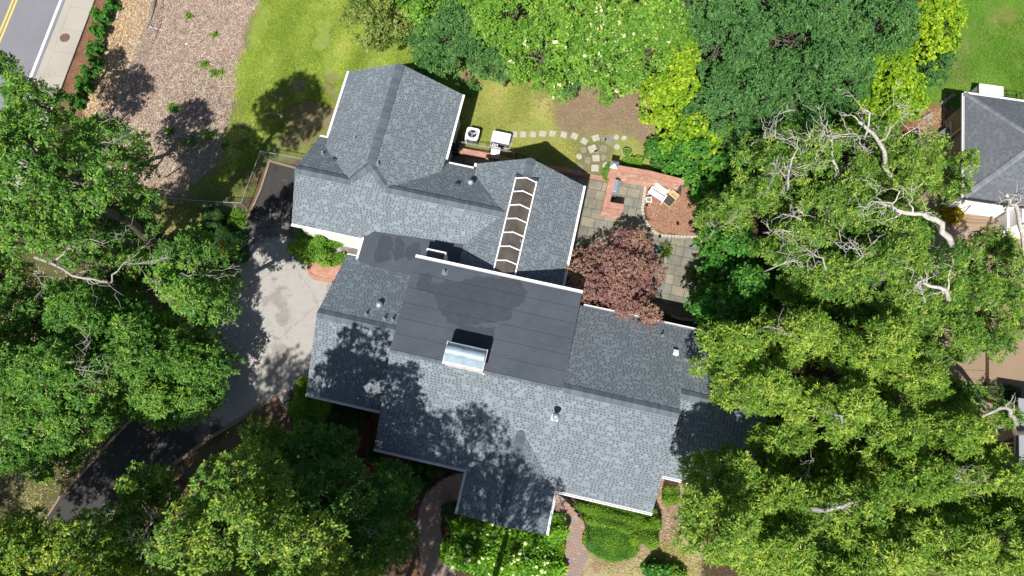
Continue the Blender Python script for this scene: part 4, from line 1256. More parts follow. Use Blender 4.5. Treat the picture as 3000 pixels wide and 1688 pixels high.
# railing on the retaining wall
def railing(name, label, pts, z0, h, n, rail='iron', post='iron', group=None, bal_r=.009, posts=(0, -1)):
    P = [W(p[0], p[1], z0 + h) for p in pts]
    t = thing(name, label, "railing", (P[0].x, P[0].y, 0), 0, group)
    O = Vector((P[0].x, P[0].y, 0))
    P = [p - O for p in P]
    mb = MB(); mb.tube(P, .018, 6); mb.tube([p - Vector((0, 0, .12)) for p in P], .012, 6); mb.build("rail", M[rail], t)
    mb = MB(); mb.tube([Vector((p.x, p.y, z0 + .1)) for p in P], .015, 6); mb.build("rail", M[post], t)
    L = [(P[i + 1] - P[i]).length for i in range(len(P) - 1)]
    mb = MB()
    for k_ in range(1, n):
        d = sum(L) * k_ / n; i = 0
        while d > L[i] and i < len(L) - 1: d -= L[i]; i += 1
        q = P[i].lerp(P[i + 1], d / L[i])
        mb.tube([(q.x, q.y, z0 + .1), (q.x, q.y, z0 + h)], bal_r, 4)
    o = mb.build("balusters", M[post], t)
    for i in posts:
        mb = MB(); mb.box((P[i].x, P[i].y, z0 + h / 2), (.05, .05, h)); mb.build("post", M[post], t)
    return t
railing("iron_railing", "black iron railing with slim balusters above the low brick wall", [(1344, 414), (1435, 432), (1512, 447)], .35, .95, 34, 'silver', 'black', posts=(0, 1, -1))
railing("iron_railing", "black iron railing in the gable shade above the far brick wall", [(1514, 449), (1578, 470)], .35, .95, 16, 'black', 'black')
def wallpath(name, label, pts, th, h, mat, cap=None, z0=-.05):
    P = [W(p[0], p[1], h) for p in pts]
    O = sum(P, Vector()) / len(P); O.z = 0
    t = thing(name, label, "wall", O)
    for i in range(len(P) - 1):
        a, b = P[i] - O, P[i + 1] - O
        L = (b - a).length; rz = math.atan2(b.y - a.y, b.x - a.x); c = (a + b) / 2
        mb = MB(); mb.box((c.x, c.y, (h - .06 + z0) / 2), (L + (th if i < len(P) - 2 else 0), th, h - .06 - z0), rz)
        mb.build("wall", M[mat], t)
        if cap:
            mb = MB(); mb.box((c.x, c.y, h - .03 + .002 * i), (L + th + .03, th + .05, .06), rz); mb.build("coping", M[cap], t)
    return t
wallpath("brick_wall", "low red brick wall with a pale block face in front of the black railing", [(1352, 441), (1444, 456)], .34, .42, 'brick', 'brick_flat')
wallpath("brick_wall", "low red brick wall in the shade of the skylight gable", [(1466, 464), (1560, 482), (1697, 505)], .28, .40, 'brick', 'brick_flat')
ribbon("brick_edging", "flush red brick border between lawn and patio", "edging", [(1697, 512), (1786, 528)], .3, 0, .07, M['brick_flat'], None, .1)
c = W(1452, 442, 1.1); t = thing("utility_cabinet", "white utility box with a sloping top on the railing wall", "cabinet", (c.x, c.y, 0), HR)
mb = MB(); mb.box((0, 0, .70), (.50, .38, .66)); mb.box((0, 0, .2), (.12, .12, .5)); mb.build("body", M['white'], t, bevel=.015)
mb = MB(); mb.box((0, -.01, 1.08), (.56, .50, .08), tilt=Matrix.Rotation(.18, 4, 'X')); mb.build("lid", M['white'], t, bevel=.02)
mb = MB()
for k_ in range(4): mb.tube([(-.3 + .1 * k_, .25, .9), (-.28 + .1 * k_, .5, 1.0), (-.3 + .1 * k_, .62, .2)], .018, 6)
mb.build("pipe", M['white'], t)
c = W(1330, 428, .95); t = thing("barbecue", "black covered barbecue tucked under the eave beside the railing", "barbecue", (c.x, c.y, 0), HR)
mb = MB(); mb.box((0, 0, .45), (.62, .52, .7), top=(1.05, 1.05)); mb.build("cart", M['black'], t, bevel=.02)
mb = MB(); mb.box((0, 0, .90), (.70, .58, .2), top=(.85, .7)); mb.build("hood", M['black'], t, bevel=.04)
mb = MB(); mb.tube([(.38, -.2, .8), (.46, -.2, .82), (.46, .2, .82), (.38, .2, .8)], .015, 6); mb.build("handle", M['silver'], t)
mb = MB(); mb.tube([(-.3, -.36, .9), (.3, -.36, .9)], .014, 6); mb.build("handle", M['silver'], t)
# stepping stones and flags
k_ = 0
ordn = "first second third fourth fifth sixth seventh eighth ninth tenth eleventh twelfth".split()
for (px, py) in ((1507, 394), (1533, 394), (1562, 394), (1590, 392), (1619, 392), (1652, 395), (1683, 399), (1712, 414)):
    mb = MB(); s_ = .40 + .04 * R.rand()
    mb.box((0, 0, .02), (s_, s_, .05))
    o = mb.build("stepping_stone", M['slab'], bevel=.012)
    o.location = W(px, py, .02); o.rotation_euler = (0, 0, -.05 - .02 * k_ ** 1.6)
    tag(o, "pale square stepping stone, %s from the white generator along the row" % ordn[k_], "paving stone", "stepping stones in the back lawn"); k_ += 1
flags = [(1745, 405, .46, .42, .3, 'slab', "square pale flagstone beside the last stepping stone"), (1736, 437, .52, .50, .35, 'slab', "large tilted square flagstone in the middle of the stone patch"),
         (1746, 464, .46, .44, .03, 'slab', "square pale flagstone just below the large tilted one"), (1743, 493, .48, .46, -.04, 'slab', "square pale flagstone nearest the flush brick border"),
         (1696, 459, .36, .36, .1, 'slab', "small pale flagstone at the lawn side of the stone patch"), (1709, 440, .4, .42, .5, 'slab2', "mossy rounded flagstone left of the large tilted one"),
         (1768, 437, .46, .44, .2, 'slab2', "mossy flagstone right of the large tilted one"), (1748, 446, .3, .3, .7, 'slab2', "mossy filler stone between two pale square flagstones"),
         (1786, 411, .56, .7, .1, 'slab2', "long mossy flagstone above the stone patch"), (1806, 403, .34, .32, .6, 'slab', "small pale irregular stone at the dirt edge"), (1828, 405, .34, .28, .3, 'slab', "small pointed pale stone furthest into the dirt"),
         (1807, 431, .32, .36, .2, 'slab', "pale irregular stone left of the round planter"), (1775, 484, .4, .34, .4, 'slab', "pale flagstone against the weedy strip by the brick pier"), (1722, 470, .36, .5, .1, 'slab2', "mossy upright flagstone left of the square pale pair"),
         (1768, 408, .32, .34, .9, 'slab2', "mossy stone between the long flagstone and the pale square"), (1700, 490, .4, .36, .4, 'slab2', "mossy flagstone in the gable shadow by the brick wall"), (1768, 462, .34, .40, -.2, 'slab2', "mossy flagstone right of the second pale square")]
for px, py, a, b, rz, m_, lab in flags:
    mb = MB()
    n = 4 if m_ == 'slab' and a > .4 else 7
    pts = []
    for i in range(n):
        an = 2 * math.pi * (i + .5) / n; r_ = (1 / max(abs(math.cos(an)), abs(math.sin(an))) if n == 4 else 1.05 + .25 * R.rand())
        pts.append((math.cos(an) * r_ * a / 2, math.sin(an) * r_ * b / 2))
    mb.prism(pts, -.02, .035)
    o = mb.build("flagstone", M[m_]); o.location = W(px, py, 0); o.rotation_euler = (0, 0, rz)
    tag(o, lab, "paving stone", "flagstones by the back lawn")
# planter
def potted(name, label, px, py, r, h, kd, mat, ph, dens=1.0, bare_soil=False, cat="planter", spiky=False):
    c = W(px, py, h); t = thing(name, label, cat, (c.x, c.y, 0))
    mb = MB(); mb.lathe([(r * .68, 0), (r * .95, h * .8), (r * 1.02, h), (r * .88, h), (r * .84, h * .82)], (0, 0, 0), 22); mb.build("pot", M[mat], t, True)
    mb = MB(); mb.lathe([(r * .86, 0), (0, .01)], (0, 0, h * .83), 18); mb.build("soil", M['soil'], t)
    rs = np.random.RandomState(int(px))
    if spiky:
        P = np.tile([0, 0, h], (7, 1)) + rs.normal(size=(7, 3)) * .07
        N = np.tile([0, 0, 1.], (7, 1)) + rs.normal(size=(7, 3)) * .3
    else:
        P, N = lobe_tufts((0, 0, h + ph * .3), ph, int(60 * dens), rs)
    leaf_mesh("plant", P, N, kd, t, rs, ph * 1.7 if spiky else 1.0)
    return t
potted("planter", "round pale stone planter holding a small bright green plant", 1836, 446, .31, .36, 'cover', 'stonepot', .22, .8)
bush("low_shrub", "small bright green shrub below the round stone planter", 1851, 477, 27, 15, .45, 'cover', 1.3, size=1.3)
bush("weeds", "narrow strip of green weeds beside the brick pier", 1780, 505, 9, 26, .3, 'cover', 1.0, -12, size=1.2, cat="plant")
# walled court
H_ = 1.65
a = wallpath("courtyard_wall", "tall weathered red brick wall round the barbecue court", [(1818, 606), (1776, 599), (1802, 491), (1900, 508), (1996, 532)], .34, H_, 'brick_wall', 'brick_flat')
c = W(1800, 482, 1.95); t = thing("wall_pier", "brick pier with a grey pyramid cap at the wall corner", "pillar", (c.x, c.y, 0), HR)
mb = MB(); mb.box((0, 0, .92), (.42, .42, 1.86)); mb.build("pier", M['brick_wall'], t)
mb = MB(); mb.box((0, 0, 1.88), (.50, .50, .06)); mb.box((0, 0, 2.0), (.50, .50, .18), top=(.05, .05)); mb.build("cap", M['greymetal'], t)
c = W(1803, 545, 1.1); t = thing("barbecue", "grey hooded gas barbecue standing against the courtyard wall", "barbecue", (c.x, c.y, 0), HR + .02)
mb = MB(); mb.box((0, 0, .45), (.45, .75, .86)); mb.build("cart", M['greyplastic'], t, bevel=.02)
mb = MB(); mb.box((0, 0, .9), (.5, 1.02, .05)); mb.build("side_shelf", M['greyplastic'], t)
mb = MB()
sec = [(-.25, .93), (-.25, 1.05), (-.12, 1.18), (.1, 1.18), (.25, 1.04), (.27, .93)]
for i in range(len(sec) - 1):
    (x0, z0), (x1, z1) = sec[i], sec[i + 1]; mb.face([(x0, -.42, z0), (x0, .42, z0), (x1, .42, z1), (x1, -.42, z1)])
mb.face([(x, -.42, z) for x, z in sec]); mb.face([(x, .42, z) for x, z in sec[::-1]])
mb.build("hood", M['greymetal'], t, bevel=.02)
mb = MB(); mb.tube([(.33, -.3, 1.0), (.33, .3, 1.0)], .014, 6); mb.build("handle", M['silver'], t)
def chair(name, label, px, py, rz, w, d, mat, seatmat=None, sh=.42, bh=.9, slats=0, cat="chair", arms=True, z0=0.0):
    c = W(px, py, sh); t = thing(name, label, cat, (c.x, c.y, z0), rz)
    mb = MB()
    if slats:
        for k_ in range(slats): mb.box((0, -d / 2 + (k_ + .5) * d / slats, sh), (w, d / slats * .75, .03))
    else: mb.box((0, 0, sh), (w, d, .05))
    mb.build("seat", M[mat], t)
    if seatmat:
        mb = MB(); mb.box((0, 0, sh + .07), (w * .92, d * .92, .09)); mb.build("cushion", M[seatmat], t, bevel=.03)
    mb = MB()
    for k_ in range(7):
        x = -w / 2 + (k_ + .5) * w / 7
        mb.box((x, d / 2 + .06, (sh + bh) / 2), (w / 7 * .55, .025, bh - sh), tilt=Matrix.Rotation(-.0, 4, 'X'))
    for z in (sh + .08, (sh + bh) / 2 + .1, bh): mb.box((0, d / 2 + .06 + .0, z), (w, .035, .07))
    o = mb.build("backrest", M[mat], t)
    for v in o.data.vertices: v.co.y += max(0, v.co.z - sh) * .35
    for sx in (-1, 1):
        if arms:
            mb = MB(); mb.box((sx * (w / 2 + .04), -.02, sh + .22), (.09, d + .14, .03)); mb.build("armrest", M[mat], t)
        for sy in (-1, 1):
            mb = MB(); mb.box((sx * (w / 2 + .02), sy * d / 2, (sh + .2) / 2 if arms else sh / 2), (.055, .055, sh + .2 if arms else sh)); mb.build("leg", M[mat], t)
    return t
chair("garden_bench", "white slatted garden bench standing askew on the chips", 1925, 572, -.62, .95, .38, 'offwhite', None, slats=5, cat="bench")
chair("garden_chair", "tan wooden armchair with a yellowish cushion behind the white bench", 1950, 552, -.25, .62, .58, 'tanwood', 'cushion')
chair("garden_chair", "dark cushioned chair with a tan lattice back on the chips", 1959, 590, -.75 - .0, .6, .6, 'tanwood', 'darkcushion', arms=False)
chair("garden_chair", "reddish slatted wooden chair against the brick wall", 1981, 556, -.1, .55, .5, 'redwood', 'darkcushion', slats=5)
c = W(1901, 585, .4); t = thing("side_table", "small square white side table beside the white bench", "table", (c.x, c.y, 0), .05)
mb = MB(); mb.box((0, 0, .4), (.26, .26, .02)); mb.build("tabletop", M['slab2'], t)
mb = MB()
for x, y, a, b in ((-.15, 0, .04, .34), (.15, 0, .04, .34), (0, -.15, .26, .04), (0, .15, .26, .04)): mb.box((x, y, .40), (a, b, .04))
mb.build("table_frame", M['white'], t)
for sx in (-1, 1):
    for sy in (-1, 1): mb = MB(); mb.box((sx * .15, sy * .15, .19), (.035, .035, .38)); mb.build("leg", M['white'], t)
for px, py, lab in ((1894, 602, "small dark path light by the white side table"), (1986, 657, "small dark path light alone in the middle of the chips"), (1933, 694, "small dark path light on the cobble edging")):
    c = W(px, py, .3); t = thing("path_light", lab, "garden light", (c.x, c.y, 0), 0, "path lights in the courtyard")
    mb = MB(); mb.tube([(0, 0, -.05), (0, 0, .28)], .012, 6); mb.build("stake", M['black'], t)
    mb = MB(); mb.lathe([(.05, .26), (.06, .3), (.09, .33), (.0, .38)], (0, 0, 0), 14); mb.build("lamp_shade", M['black'], t, True)
c = W(1923, 731, .2); t = thing("watering_can", "bright blue plastic watering can by the purple maple", "watering can", (c.x, c.y, .02), .3)
mb = MB(); mb.lathe([(.10, 0), (.12, .02), (.11, .2), (.08, .24), (.03, .24)], (0, 0, 0), 16); mb.build("can", M['blue'], t, True)
mb = MB(); mb.tube([(.09, 0, .06), (.22, .02, .18), (.30, .03, .26)], [.025, .018, .03], 8); mb.build("spout", M['blue'], t, True)
mb = MB(); mb.tube([(-.1, 0, .06), (-.2, 0, .15), (-.12, 0, .27), (.03, 0, .27)], .012, 6); mb.build("handle", M['blue'], t, True)
potted("potted_fern", "spiky green palm in a pot by the blue watering can", 1950, 735, .2, .3, 'fern', 'stonepot', .62, spiky=True, cat="potted plant")
potted("potted_fern", "spreading palm in a pot near the grey garden chair", 2046, 800, .24, .3, 'fern', 'stonepot', .75, spiky=True, cat="potted plant")
potted("pot_plant", "small pale pot touching the spreading palm", 2029, 796, .15, .28, 'cover', 'stonepot', .16, .5, cat="potted plant")
chair("garden_chair", "grey weathered garden armchair in shade on the patio", 2056, 850, 1.35, .62, .62, 'teak', None, slats=7)
chair("garden_chair", "pale grey chair half hidden by leaves at the patio edge", 2079, 764, 1.2, .5, .5, 'teak', None, slats=5)
# fences
def chainlink(name, label, pts, h, sp=2.4, mesh=True, pitch=.14, rail='silver', r_=.02):
    P = [W(p[0], p[1], h) for p in pts]
    O = Vector((P[0].x, P[0].y, 0)); P = [Vector((p.x, p.y, 0)) - O for p in P]
    t = thing(name, label, "fence", O)
    mr, mm = MB(), MB()
    for i in range(len(P) - 1):
        a, b = P[i], P[i + 1]; d = (b - a); L = d.length; d.normalize(); s = Vector((-d.y, d.x, 0))
        mr.tube([a + Vector((0, 0, h)), b + Vector((0, 0, h))], r_, 6)
        n = max(1, round(L / sp))
        for k_ in range(n + (i == len(P) - 2)):
            q = a + d * L * k_ / n
            mb = MB(); mb.tube([(q.x, q.y, -.1), (q.x, q.y, h + .06)], .03, 8); mb.build("post", M['silver'], t)
        if mesh:
            x = -h
            w_ = .006
            while x < L:
                for sg in (1, -1):
                    x0, x1, z0, z1 = x, x + h, (0 if sg > 0 else h), (h if sg > 0 else 0)
                    if x0 < 0: z0 += (z1 - z0) * (-x0) / h; x0 = 0
                    if x1 > L: z1 -= (z1 - z0) * (x1 - L) / max(x1 - x0, 1e-6); x1 = L
                    p, q = a + d * x0 + Vector((0, 0, z0)), a + d * x1 + Vector((0, 0, z1))
                    mm.face([p - d * w_ + s * .003 * sg, p + d * w_ + s * .003 * sg, q + d * w_ + s * .003 * sg, q - d * w_ + s * .003 * sg])
                x += pitch
    mr.build("rail", M[rail], t)
    if mesh: mm.build("wire_mesh", M['silver'], t)
chainlink("wire_fence", "chain link fence with a pale top rail round the head of the drive", [(890, 466), (763, 443), (706, 595), (560, 587), (430, 573), (330, 552)], 1.15)
chainlink("wire_fence", "long thin wire fence along the straw bank by the road", [(452, -40), (440, 70), (382, 210), (326, 345), (300, 430)], 1.0, 3.0, True, .2, 'silver', .012)
def log(name, label, pts, r0, r1, mat, cat="log", z=.0, group=None):
    P = [W(p[0], p[1], 0) for p in pts]; O = P[0].copy()
    mb = MB(); n = len(P)
    mb.tube([p - O + Vector((0, 0, max(r0, .02) + z)) for p in P], [r0 + (r1 - r0) * i / (n - 1) for i in range(n)], 8)
    o = mb.build(name, M[mat], None, True); o.location = O
    return tag(o, label, cat, group)
log("fallen_log", "long bleached strip of timber lying along the straw bank", [(458, 0), (447, 45), (430, 85)], .09, .06, 'timber')
log("fallen_branch", "pale broken branch by the bend of the wire fence", [(440, 80), (462, 86), (486, 93)], .07, .03, 'bark_white', "branch")
log("fallen_branch", "thin forked dead branch in the shaded chips", [(595, 280), (608, 256), (606, 240), (625, 236)], .03, .01, 'bark_pale', "branch")
log("fallen_branch", "long thin bare stick at the edge of the bright lawn", [(700, 160), (688, 185), (678, 203)], .025, .01, 'bark_white', "branch")
log("fallen_branch", "short pale stub of branch between two roadside shrubs", [(343, 55), (348, 38), (354, 15)], .06, .04, 'bark_white', "branch")
log("fallen_branch", "thin upright dead twig lying in the tree shadow", [(577, 248), (574, 228), (578, 205)], .025, .01, 'bark_pale', "branch")
def rock(name, label, px, py, a, b, h, mat='rock', rz=0.0, cat="rock"):
    rs = np.random.RandomState(int(px * 3 + py)); mb = MB()
    n, m_ = 9, 4; base = len(mb.v)
    prof = [(1.0, 0), (1.05, .35), (.8, .8), (.35, 1.0)]
    for r_, z in prof:
        for k_ in range(n):
            an = 2 * math.pi * k_ / n; j = 1 + .16 * rs.normal()
            mb.v.append((a * r_ * j * math.cos(an), b * r_ * j * math.sin(an), h * z * (1 + .1 * rs.normal()) - .03))
    for i in range(3):
        for k_ in range(n):
            mb.f.append([i * n + k_, i * n + (k_ + 1) % n, (i + 1) * n + (k_ + 1) % n, (i + 1) * n + k_]); mb.uv.append([(0, 0)] * 4); mb.m.append(0)
    mb.f.append([3 * n + k_ for k_ in range(n)]); mb.uv.append([(0, 0)] * n); mb.m.append(0)
    o = mb.build(name, M[mat], None, False, .01); o.location = W(px, py, 0); o.rotation_euler = (0, 0, rz)
    return tag(o, label, cat)
rock("rock", "pale boulder on the lawn edge below the chipped lot", 624, 487, .24, .16, .2, 'rock', .4)
rock("rock", "flat grey stone on the lawn left of the house", 820, 337, .22, .13, .08, 'slab', -.7)
rock("rock", "small pale stone just below the flat grey one", 835, 362, .12, .09, .08)
rock("rock", "white scrap of stone in the chipped lot", 546, 129, .10, .07, .05, 'white')
rock("rock", "white stone on the verge beside the shaded drive", 260, 1326, .12, .17, .05, 'white', -.3)
for px, py, a, b, rz, lab in ((834, 1166, .55, .42, .5, "larger pale concrete slab beside the ivy mound"), (842, 1188, .42, .3, .9, "smaller pale concrete slab beside the ivy mound")):
    mb = MB(); mb.box((0, 0, .03), (a, b, .07)); o = mb.build("concrete_slab", M['concrete'], bevel=.01); o.location = W(px, py, .02); o.rotation_euler = (0, 0, rz); tag(o, lab, "slab")
# manhole
c = W(190, 111, .13); t = thing("manhole_cover", "round rusty manhole cover in the pavement", "manhole cover", (c.x, c.y, .135))
mb = MB(); mb.lathe([(.33, -.02), (.33, .012), (.0, .014)], (0, 0, 0), 28); mb.build("cover", M['rust'], t)
mb = MB()
for r_ in (.12, .22, .3): mb.tube([(r_ * math.cos(a), r_ * math.sin(a), .014) for a in np.linspace(0, 6.2832, 25)], .01, 4)
mb.build("rib", M['rust'], t)
# brick bed by the garage
bed = [(905, 766), (950, 771), (1003, 782), (995, 806), (975, 823), (925, 816), (905, 803)]
t = thing("brick_bed", "half round paved brick bed at the garage corner", "flower bed", W(950, 795, 0))
O = Vector(t.location); mb = MB(); P = [W(p[0], p[1], .12) - O for p in bed]; P = P[::-1]
mb.prism([(p.x, p.y) for p in P], -.02, .12); mb.build("paving", M['brick_flat'], t)
mb = MB()
Pc = [W(p[0], p[1], .12) - O for p in [(1000, 783), (950, 772), (908, 768), (903, 785), (906, 803), (925, 815), (950, 821), (974, 824)]]
for i in range(len(Pc) - 1):
    n = max(1, int((Pc[i + 1] - Pc[i]).length / .11))
    for k_ in range(n):
        a, b = Pc[i].lerp(Pc[i + 1], k_ / n), Pc[i].lerp(Pc[i + 1], (k_ + 1) / n)
        mb.box(((a.x + b.x) / 2, (a.y + b.y) / 2, .09), ((b - a).length - .018, .20, .14), math.atan2(b.y - a.y, b.x - a.x))
mb.build("brick_border", M['brick'], t)
# steps up to the porch
def steps(label, cx, rows):
    t = thing("brick_steps", label, "steps", W(*cx, 0)); O = Vector(t.location)
    for i, (a, b, c_, d) in enumerate(rows):
        mb = MB(); z = .16 * (i + 1)
        P = [W(p[0], p[1], z) - O for p in (a, b, c_, d)]
        mb.prism([(p.x, p.y) for p in P], 0, z); mb.build("tread", M['paver'], t)
L0 = [(1262, 1428), (1278, 1415), (1296, 1404), (1314, 1396), (1332, 1389), (1352, 1384), (1380, 1382)]
L1 = [(1298, 1486), (1307, 1479), (1316, 1474), (1326, 1470), (1336, 1467), (1346, 1464), (1380, 1455)]
steps("dark fan shaped steps climbing to the porch from the left path", (1310, 1440), [(L0[i], L0[6], L1[6], L1[i]) for i in range(5)])
R0 = [(1702, 1520), (1694, 1507), (1684, 1493), (1672, 1480), (1658, 1465), (1640, 1448), (1560, 1400)]
R1 = [(1662, 1546), (1658, 1534), (1652, 1522), (1645, 1510), (1638, 1500), (1628, 1490), (1560, 1480)]
steps("pale fan shaped steps climbing to the porch from the right path", (1660, 1500), [(R0[i], R0[6], R1[6], R1[i]) for i in range(5)])
def handrail(label, pts, zs, scroll=True):
    P = [W(p[0], p[1], z) for p, z in zip(pts, zs)]; O = Vector((P[0].x, P[0].y, 0)); P = [p - O for p in P]
    t = thing("handrail", label, "railing", O, 0, "curved iron handrails of the porch steps")
    mb = MB(); mb.tube(P, .024, 6)
    if scroll:
        s = P[0]; mb.tube([s + Vector((.12 * math.cos(a) * (1 - a / 9), .12 * math.sin(a) * (1 - a / 9) - .12, -.01)) for a in np.linspace(0, 7, 14)], .018, 5)
    mb.build("rail", M['black'], t)
    mb = MB()
    for i in range(len(P) - 1):
        for f in (0, .25, .5, .75):
            q = P[i].lerp(P[i + 1], f); mb.tube([(q.x, q.y, q.z - .82), (q.x, q.y, q.z)], .010, 4)
    mb.build("balusters", M['black'], t)
handrail("black outer handrail curving round the left porch steps", [(1232, 1474), (1240, 1446), (1262, 1420), (1300, 1397), (1352, 1380)], [.95, 1.0, 1.15, 1.45, 1.8])
handrail("black scrolled inner handrail of the left porch steps", [(1298, 1494), (1316, 1478), (1345, 1464)], [.95, 1.3, 1.75])
handrail("black outer handrail curving round the right porch steps", [(1724, 1596), (1718, 1545), (1703, 1506), (1668, 1468), (1634, 1446)], [.92, .95, 1.1, 1.5, 1.8])
handrail("black scrolled inner handrail of the right porch steps", [(1652, 1578), (1656, 1556), (1648, 1524), (1632, 1496)], [.95, 1.1, 1.5, 1.8])
mb = MB(); mb.box((0, 0, .16), (.22, .3, .32), top=(.8, .8)); o = mb.build("stone_post", M['rock'], bevel=.02); o.location = W(1214, 1532, .3).xy.to_3d(); tag(o, "small grey stone post at the edge of the dark path", "post")
mb = MB(); mb.box((0, 0, .14), (.16, .16, .28)); mb.box((0, 0, .3), (.22, .22, .05)); o = mb.build("garden_lantern", M['rust'], bevel=.01); o.location = W(1080, 1244, 0); tag(o, "small brown lantern standing in the shaded red mulch", "garden light")

# ------------------------------------------------------------------ neighbour
nz = 2.75
A_, B_ = W(2827, 274, nz), W(2826, 576, nz)
nyaw = math.atan2(-(A_ - B_).x, (A_ - B_).y)
t = nb = thing("house", "neighbouring house with dark hipped roof and bright white front", "house", (B_.x, B_.y, 0), nyaw)
D_ = (A_ - B_).length; Wn = 13.0
rh = .42
def nroof(out, ax):
    mb = MB(); P = [Vector(p) for p in out]
    if ax == 'u': uvs = [(p.x, abs(p.y - (0 if P[0].y < D_ / 2 else D_)) * 1.08) for p in P]
    else: uvs = [(p.y, p.x * 1.08) for p in P]
    mb.face(P, uvs); return mb.build("roof", M['shingle_n'], nb)
hz = nz + rh * D_ / 2; hd = D_ / 2
nroof([(0, 0, nz), (Wn, 0, nz), (Wn, hd, hz), (hd, hd, hz)], 'u')
nroof([(Wn, D_, nz), (0, D_, nz), (hd, hd, hz), (Wn, hd, hz)], 'u')
nroof([(0, D_, nz), (0, 0, nz), (hd, hd, hz)], 'v')
ridge("ridge_cap", [(0, 0, nz), (hd, hd, hz)], nb, .16, .02, 'ridge_n'); ridge("ridge_cap", [(0, D_, nz), (hd, hd, hz)], nb, .16, .02, 'ridge_n'); ridge("ridge_cap", [(hd, hd, hz), (Wn, hd, hz)], nb, .16, .06, 'ridge_n')
def ngut(p, q, off, mat='offwhite'):
    g = gutter(p, q, off, nb, mat, .15, .12)
ngut((0, 0, nz), (0, D_, nz), (-1, 0)); ngut((0, D_, nz), (Wn, D_, nz), (0, 1)); ngut((0, 0, nz), (Wn, 0, nz), (0, -1), 'dark')
mb = MB(); mb.prism([(.32, .5), (.34, .5), (.34, D_ - .35), (.32, D_ - .35)], -.1, nz - .05); mb.prism([(.345, D_ - .37), (Wn, D_ - .37), (Wn, D_ - .35), (.345, D_ - .35)], -.1, nz - .05); mb.build("wall", M['tan_siding'], nb)
mb = MB(); mb.prism([(.25, .25), (Wn, .25), (Wn, .48), (.25, .48)], -.1, nz - .05); mb.build("wall", M['white'], nb)
mb = MB(); mb.prism([(3.6, -.9), (Wn, -.9), (Wn, .24), (3.6, .24)], -.1, 2.4); mb.build("wall", M['white'], nb)
mb = MB(); mb.box((3.5, -.4, 1.2), (.14, 1.0, .22)); mb.box((.3, .1, 2.2), (.12, .5, .4)); mb.build("trim", M['offwhite'], nb)
mb = MB(); mb.box((6.6, D_ / 2, nz - .09), (Wn - .2, D_ - .2, .03)); mb.build("soffit", M['offwhite'], nb)
mb = MB(); mb.tube([(-.08, D_ - 2.0, 2.62), (.22, D_ - 2.0, 2.4), (.22, D_ - 2.0, .3), (-.1, D_ - 2.0, .12), (-1.3, D_ - 2.0, .1), (-1.6, D_ - 2.3, .09), (-1.7, D_ - 2.8, .08)], .07, 8); mb.build("downspout", M['white'], nb, True)
def NW_(x, y, z=0): return nb.matrix_basis @ Vector((x, y, z)) if False else Vector((B_.x + math.cos(nyaw) * x - math.sin(nyaw) * y, B_.y + math.sin(nyaw) * x + math.cos(nyaw) * y, z))
# trellis
c = W(2812, 402, .9); t = thing("trellis", "white wooden trellis leaning by the tan side wall", "trellis", (c.x - .2, c.y, 0), nyaw)
mb = MB()
for k_ in range(4): mb.box((-.22 + k_ * .16, 0, .8 + k_ * .1), (.03, 2.1 - .1 * k_, .035), tilt=None)
for k_ in range(8): mb.tube([(-.24, -.98 + k_ * .28, .78), (.30, -.93 + k_ * .265, 1.13)], .016, 4)
mb.build("lattice", M['white'], t)
for sy in (-1, 1):
    mb = MB(); mb.box((-.26, sy * .95, .42), (.05, .05, .84)); mb.build("leg", M['white'], t)
mb = MB(); mb.box((-.30, -.05, .8), (.12, 2.3, .05)); mb.build("rail", M['white'], t)
c = W(2777, 395, .7); t = thing("cart", "dark grey garden cart with a folded umbrella base by the trellis", "cart", (c.x, c.y, 0), .2)
mb = MB(); mb.lathe([(.30, .3), (.46, .62), (.48, .66), (.44, .66), (.40, .58), (.0, .52)], (0, 0, 0), 8); mb.build("tub", M['greyplastic'], t)
mb = MB(); mb.tube([(.0, .9, .9), (.1, .2, .8), (.25, -.5, .75)], .02, 6); mb.tube([(.5, .3, .85), (.1, .2, .8), (-.1, .35, .7)], .018, 6); mb.build("handle", M['dark'], t)
mb = MB(); mb.lathe([(.0, -.06), (.16, -.06), (.18, 0), (.16, .06), (.0, .06)], (.28, -.42, .7), 14); mb.build("wheel", M['black'], t)
mb = MB(); mb.box((.1, -.72, .62), (.22, .3, .12)); mb.build("shelf", M['silver'], t)
for x, y in ((-.25, -.2), (.25, -.25), (.0, .3)): mb = MB(); mb.tube([(x, y, 0), (x * .8, y * .8, .5)], .02, 6); mb.build("leg", M['dark'], t)
def timber(label, a, b, h=.2, w=.18):
    P, Q = W(*a), W(*b); mb = MB(); mb.box((0, 0, h / 2), ((Q - P).length, w, h)); o = mb.build("timber_beam", M['timber'], bevel=.015)
    o.location = (P + Q) / 2; o.rotation_euler = (0, 0, math.atan2(Q.y - P.y, Q.x - P.x)); tag(o, label, "timber", "grey timbers edging the pine straw bed")
timber("short grey timber beam at the lawn corner of the pine straw bed", (2756, 306), (2792, 280), .22, .24)
timber("grey timber beam half under leaves at the far end of the pine straw bed", (2700, 352), (2727, 335), .2, .2)
c = W(2904, 274, 1.0); t = thing("generator", "large white unit standing behind the neighbouring house", "generator", (c.x, c.y + .1, 0), nyaw)
mb = MB(); mb.box((0, 0, .5), (1.5, .95, 1.0)); mb.build("cabinet", M['offwhite'], t, bevel=.03)
mb = MB(); mb.box((0, 0, 1.03), (1.56, 1.0, .1), top=(.97, .95)); mb.build("lid", M['white'], t, bevel=.03)
c = W(2964, 283, .3); t = thing("pet_crate", "low black wire frame on the lawn behind the dark roof", "crate", (c.x, c.y, 0), nyaw)
mb = MB()
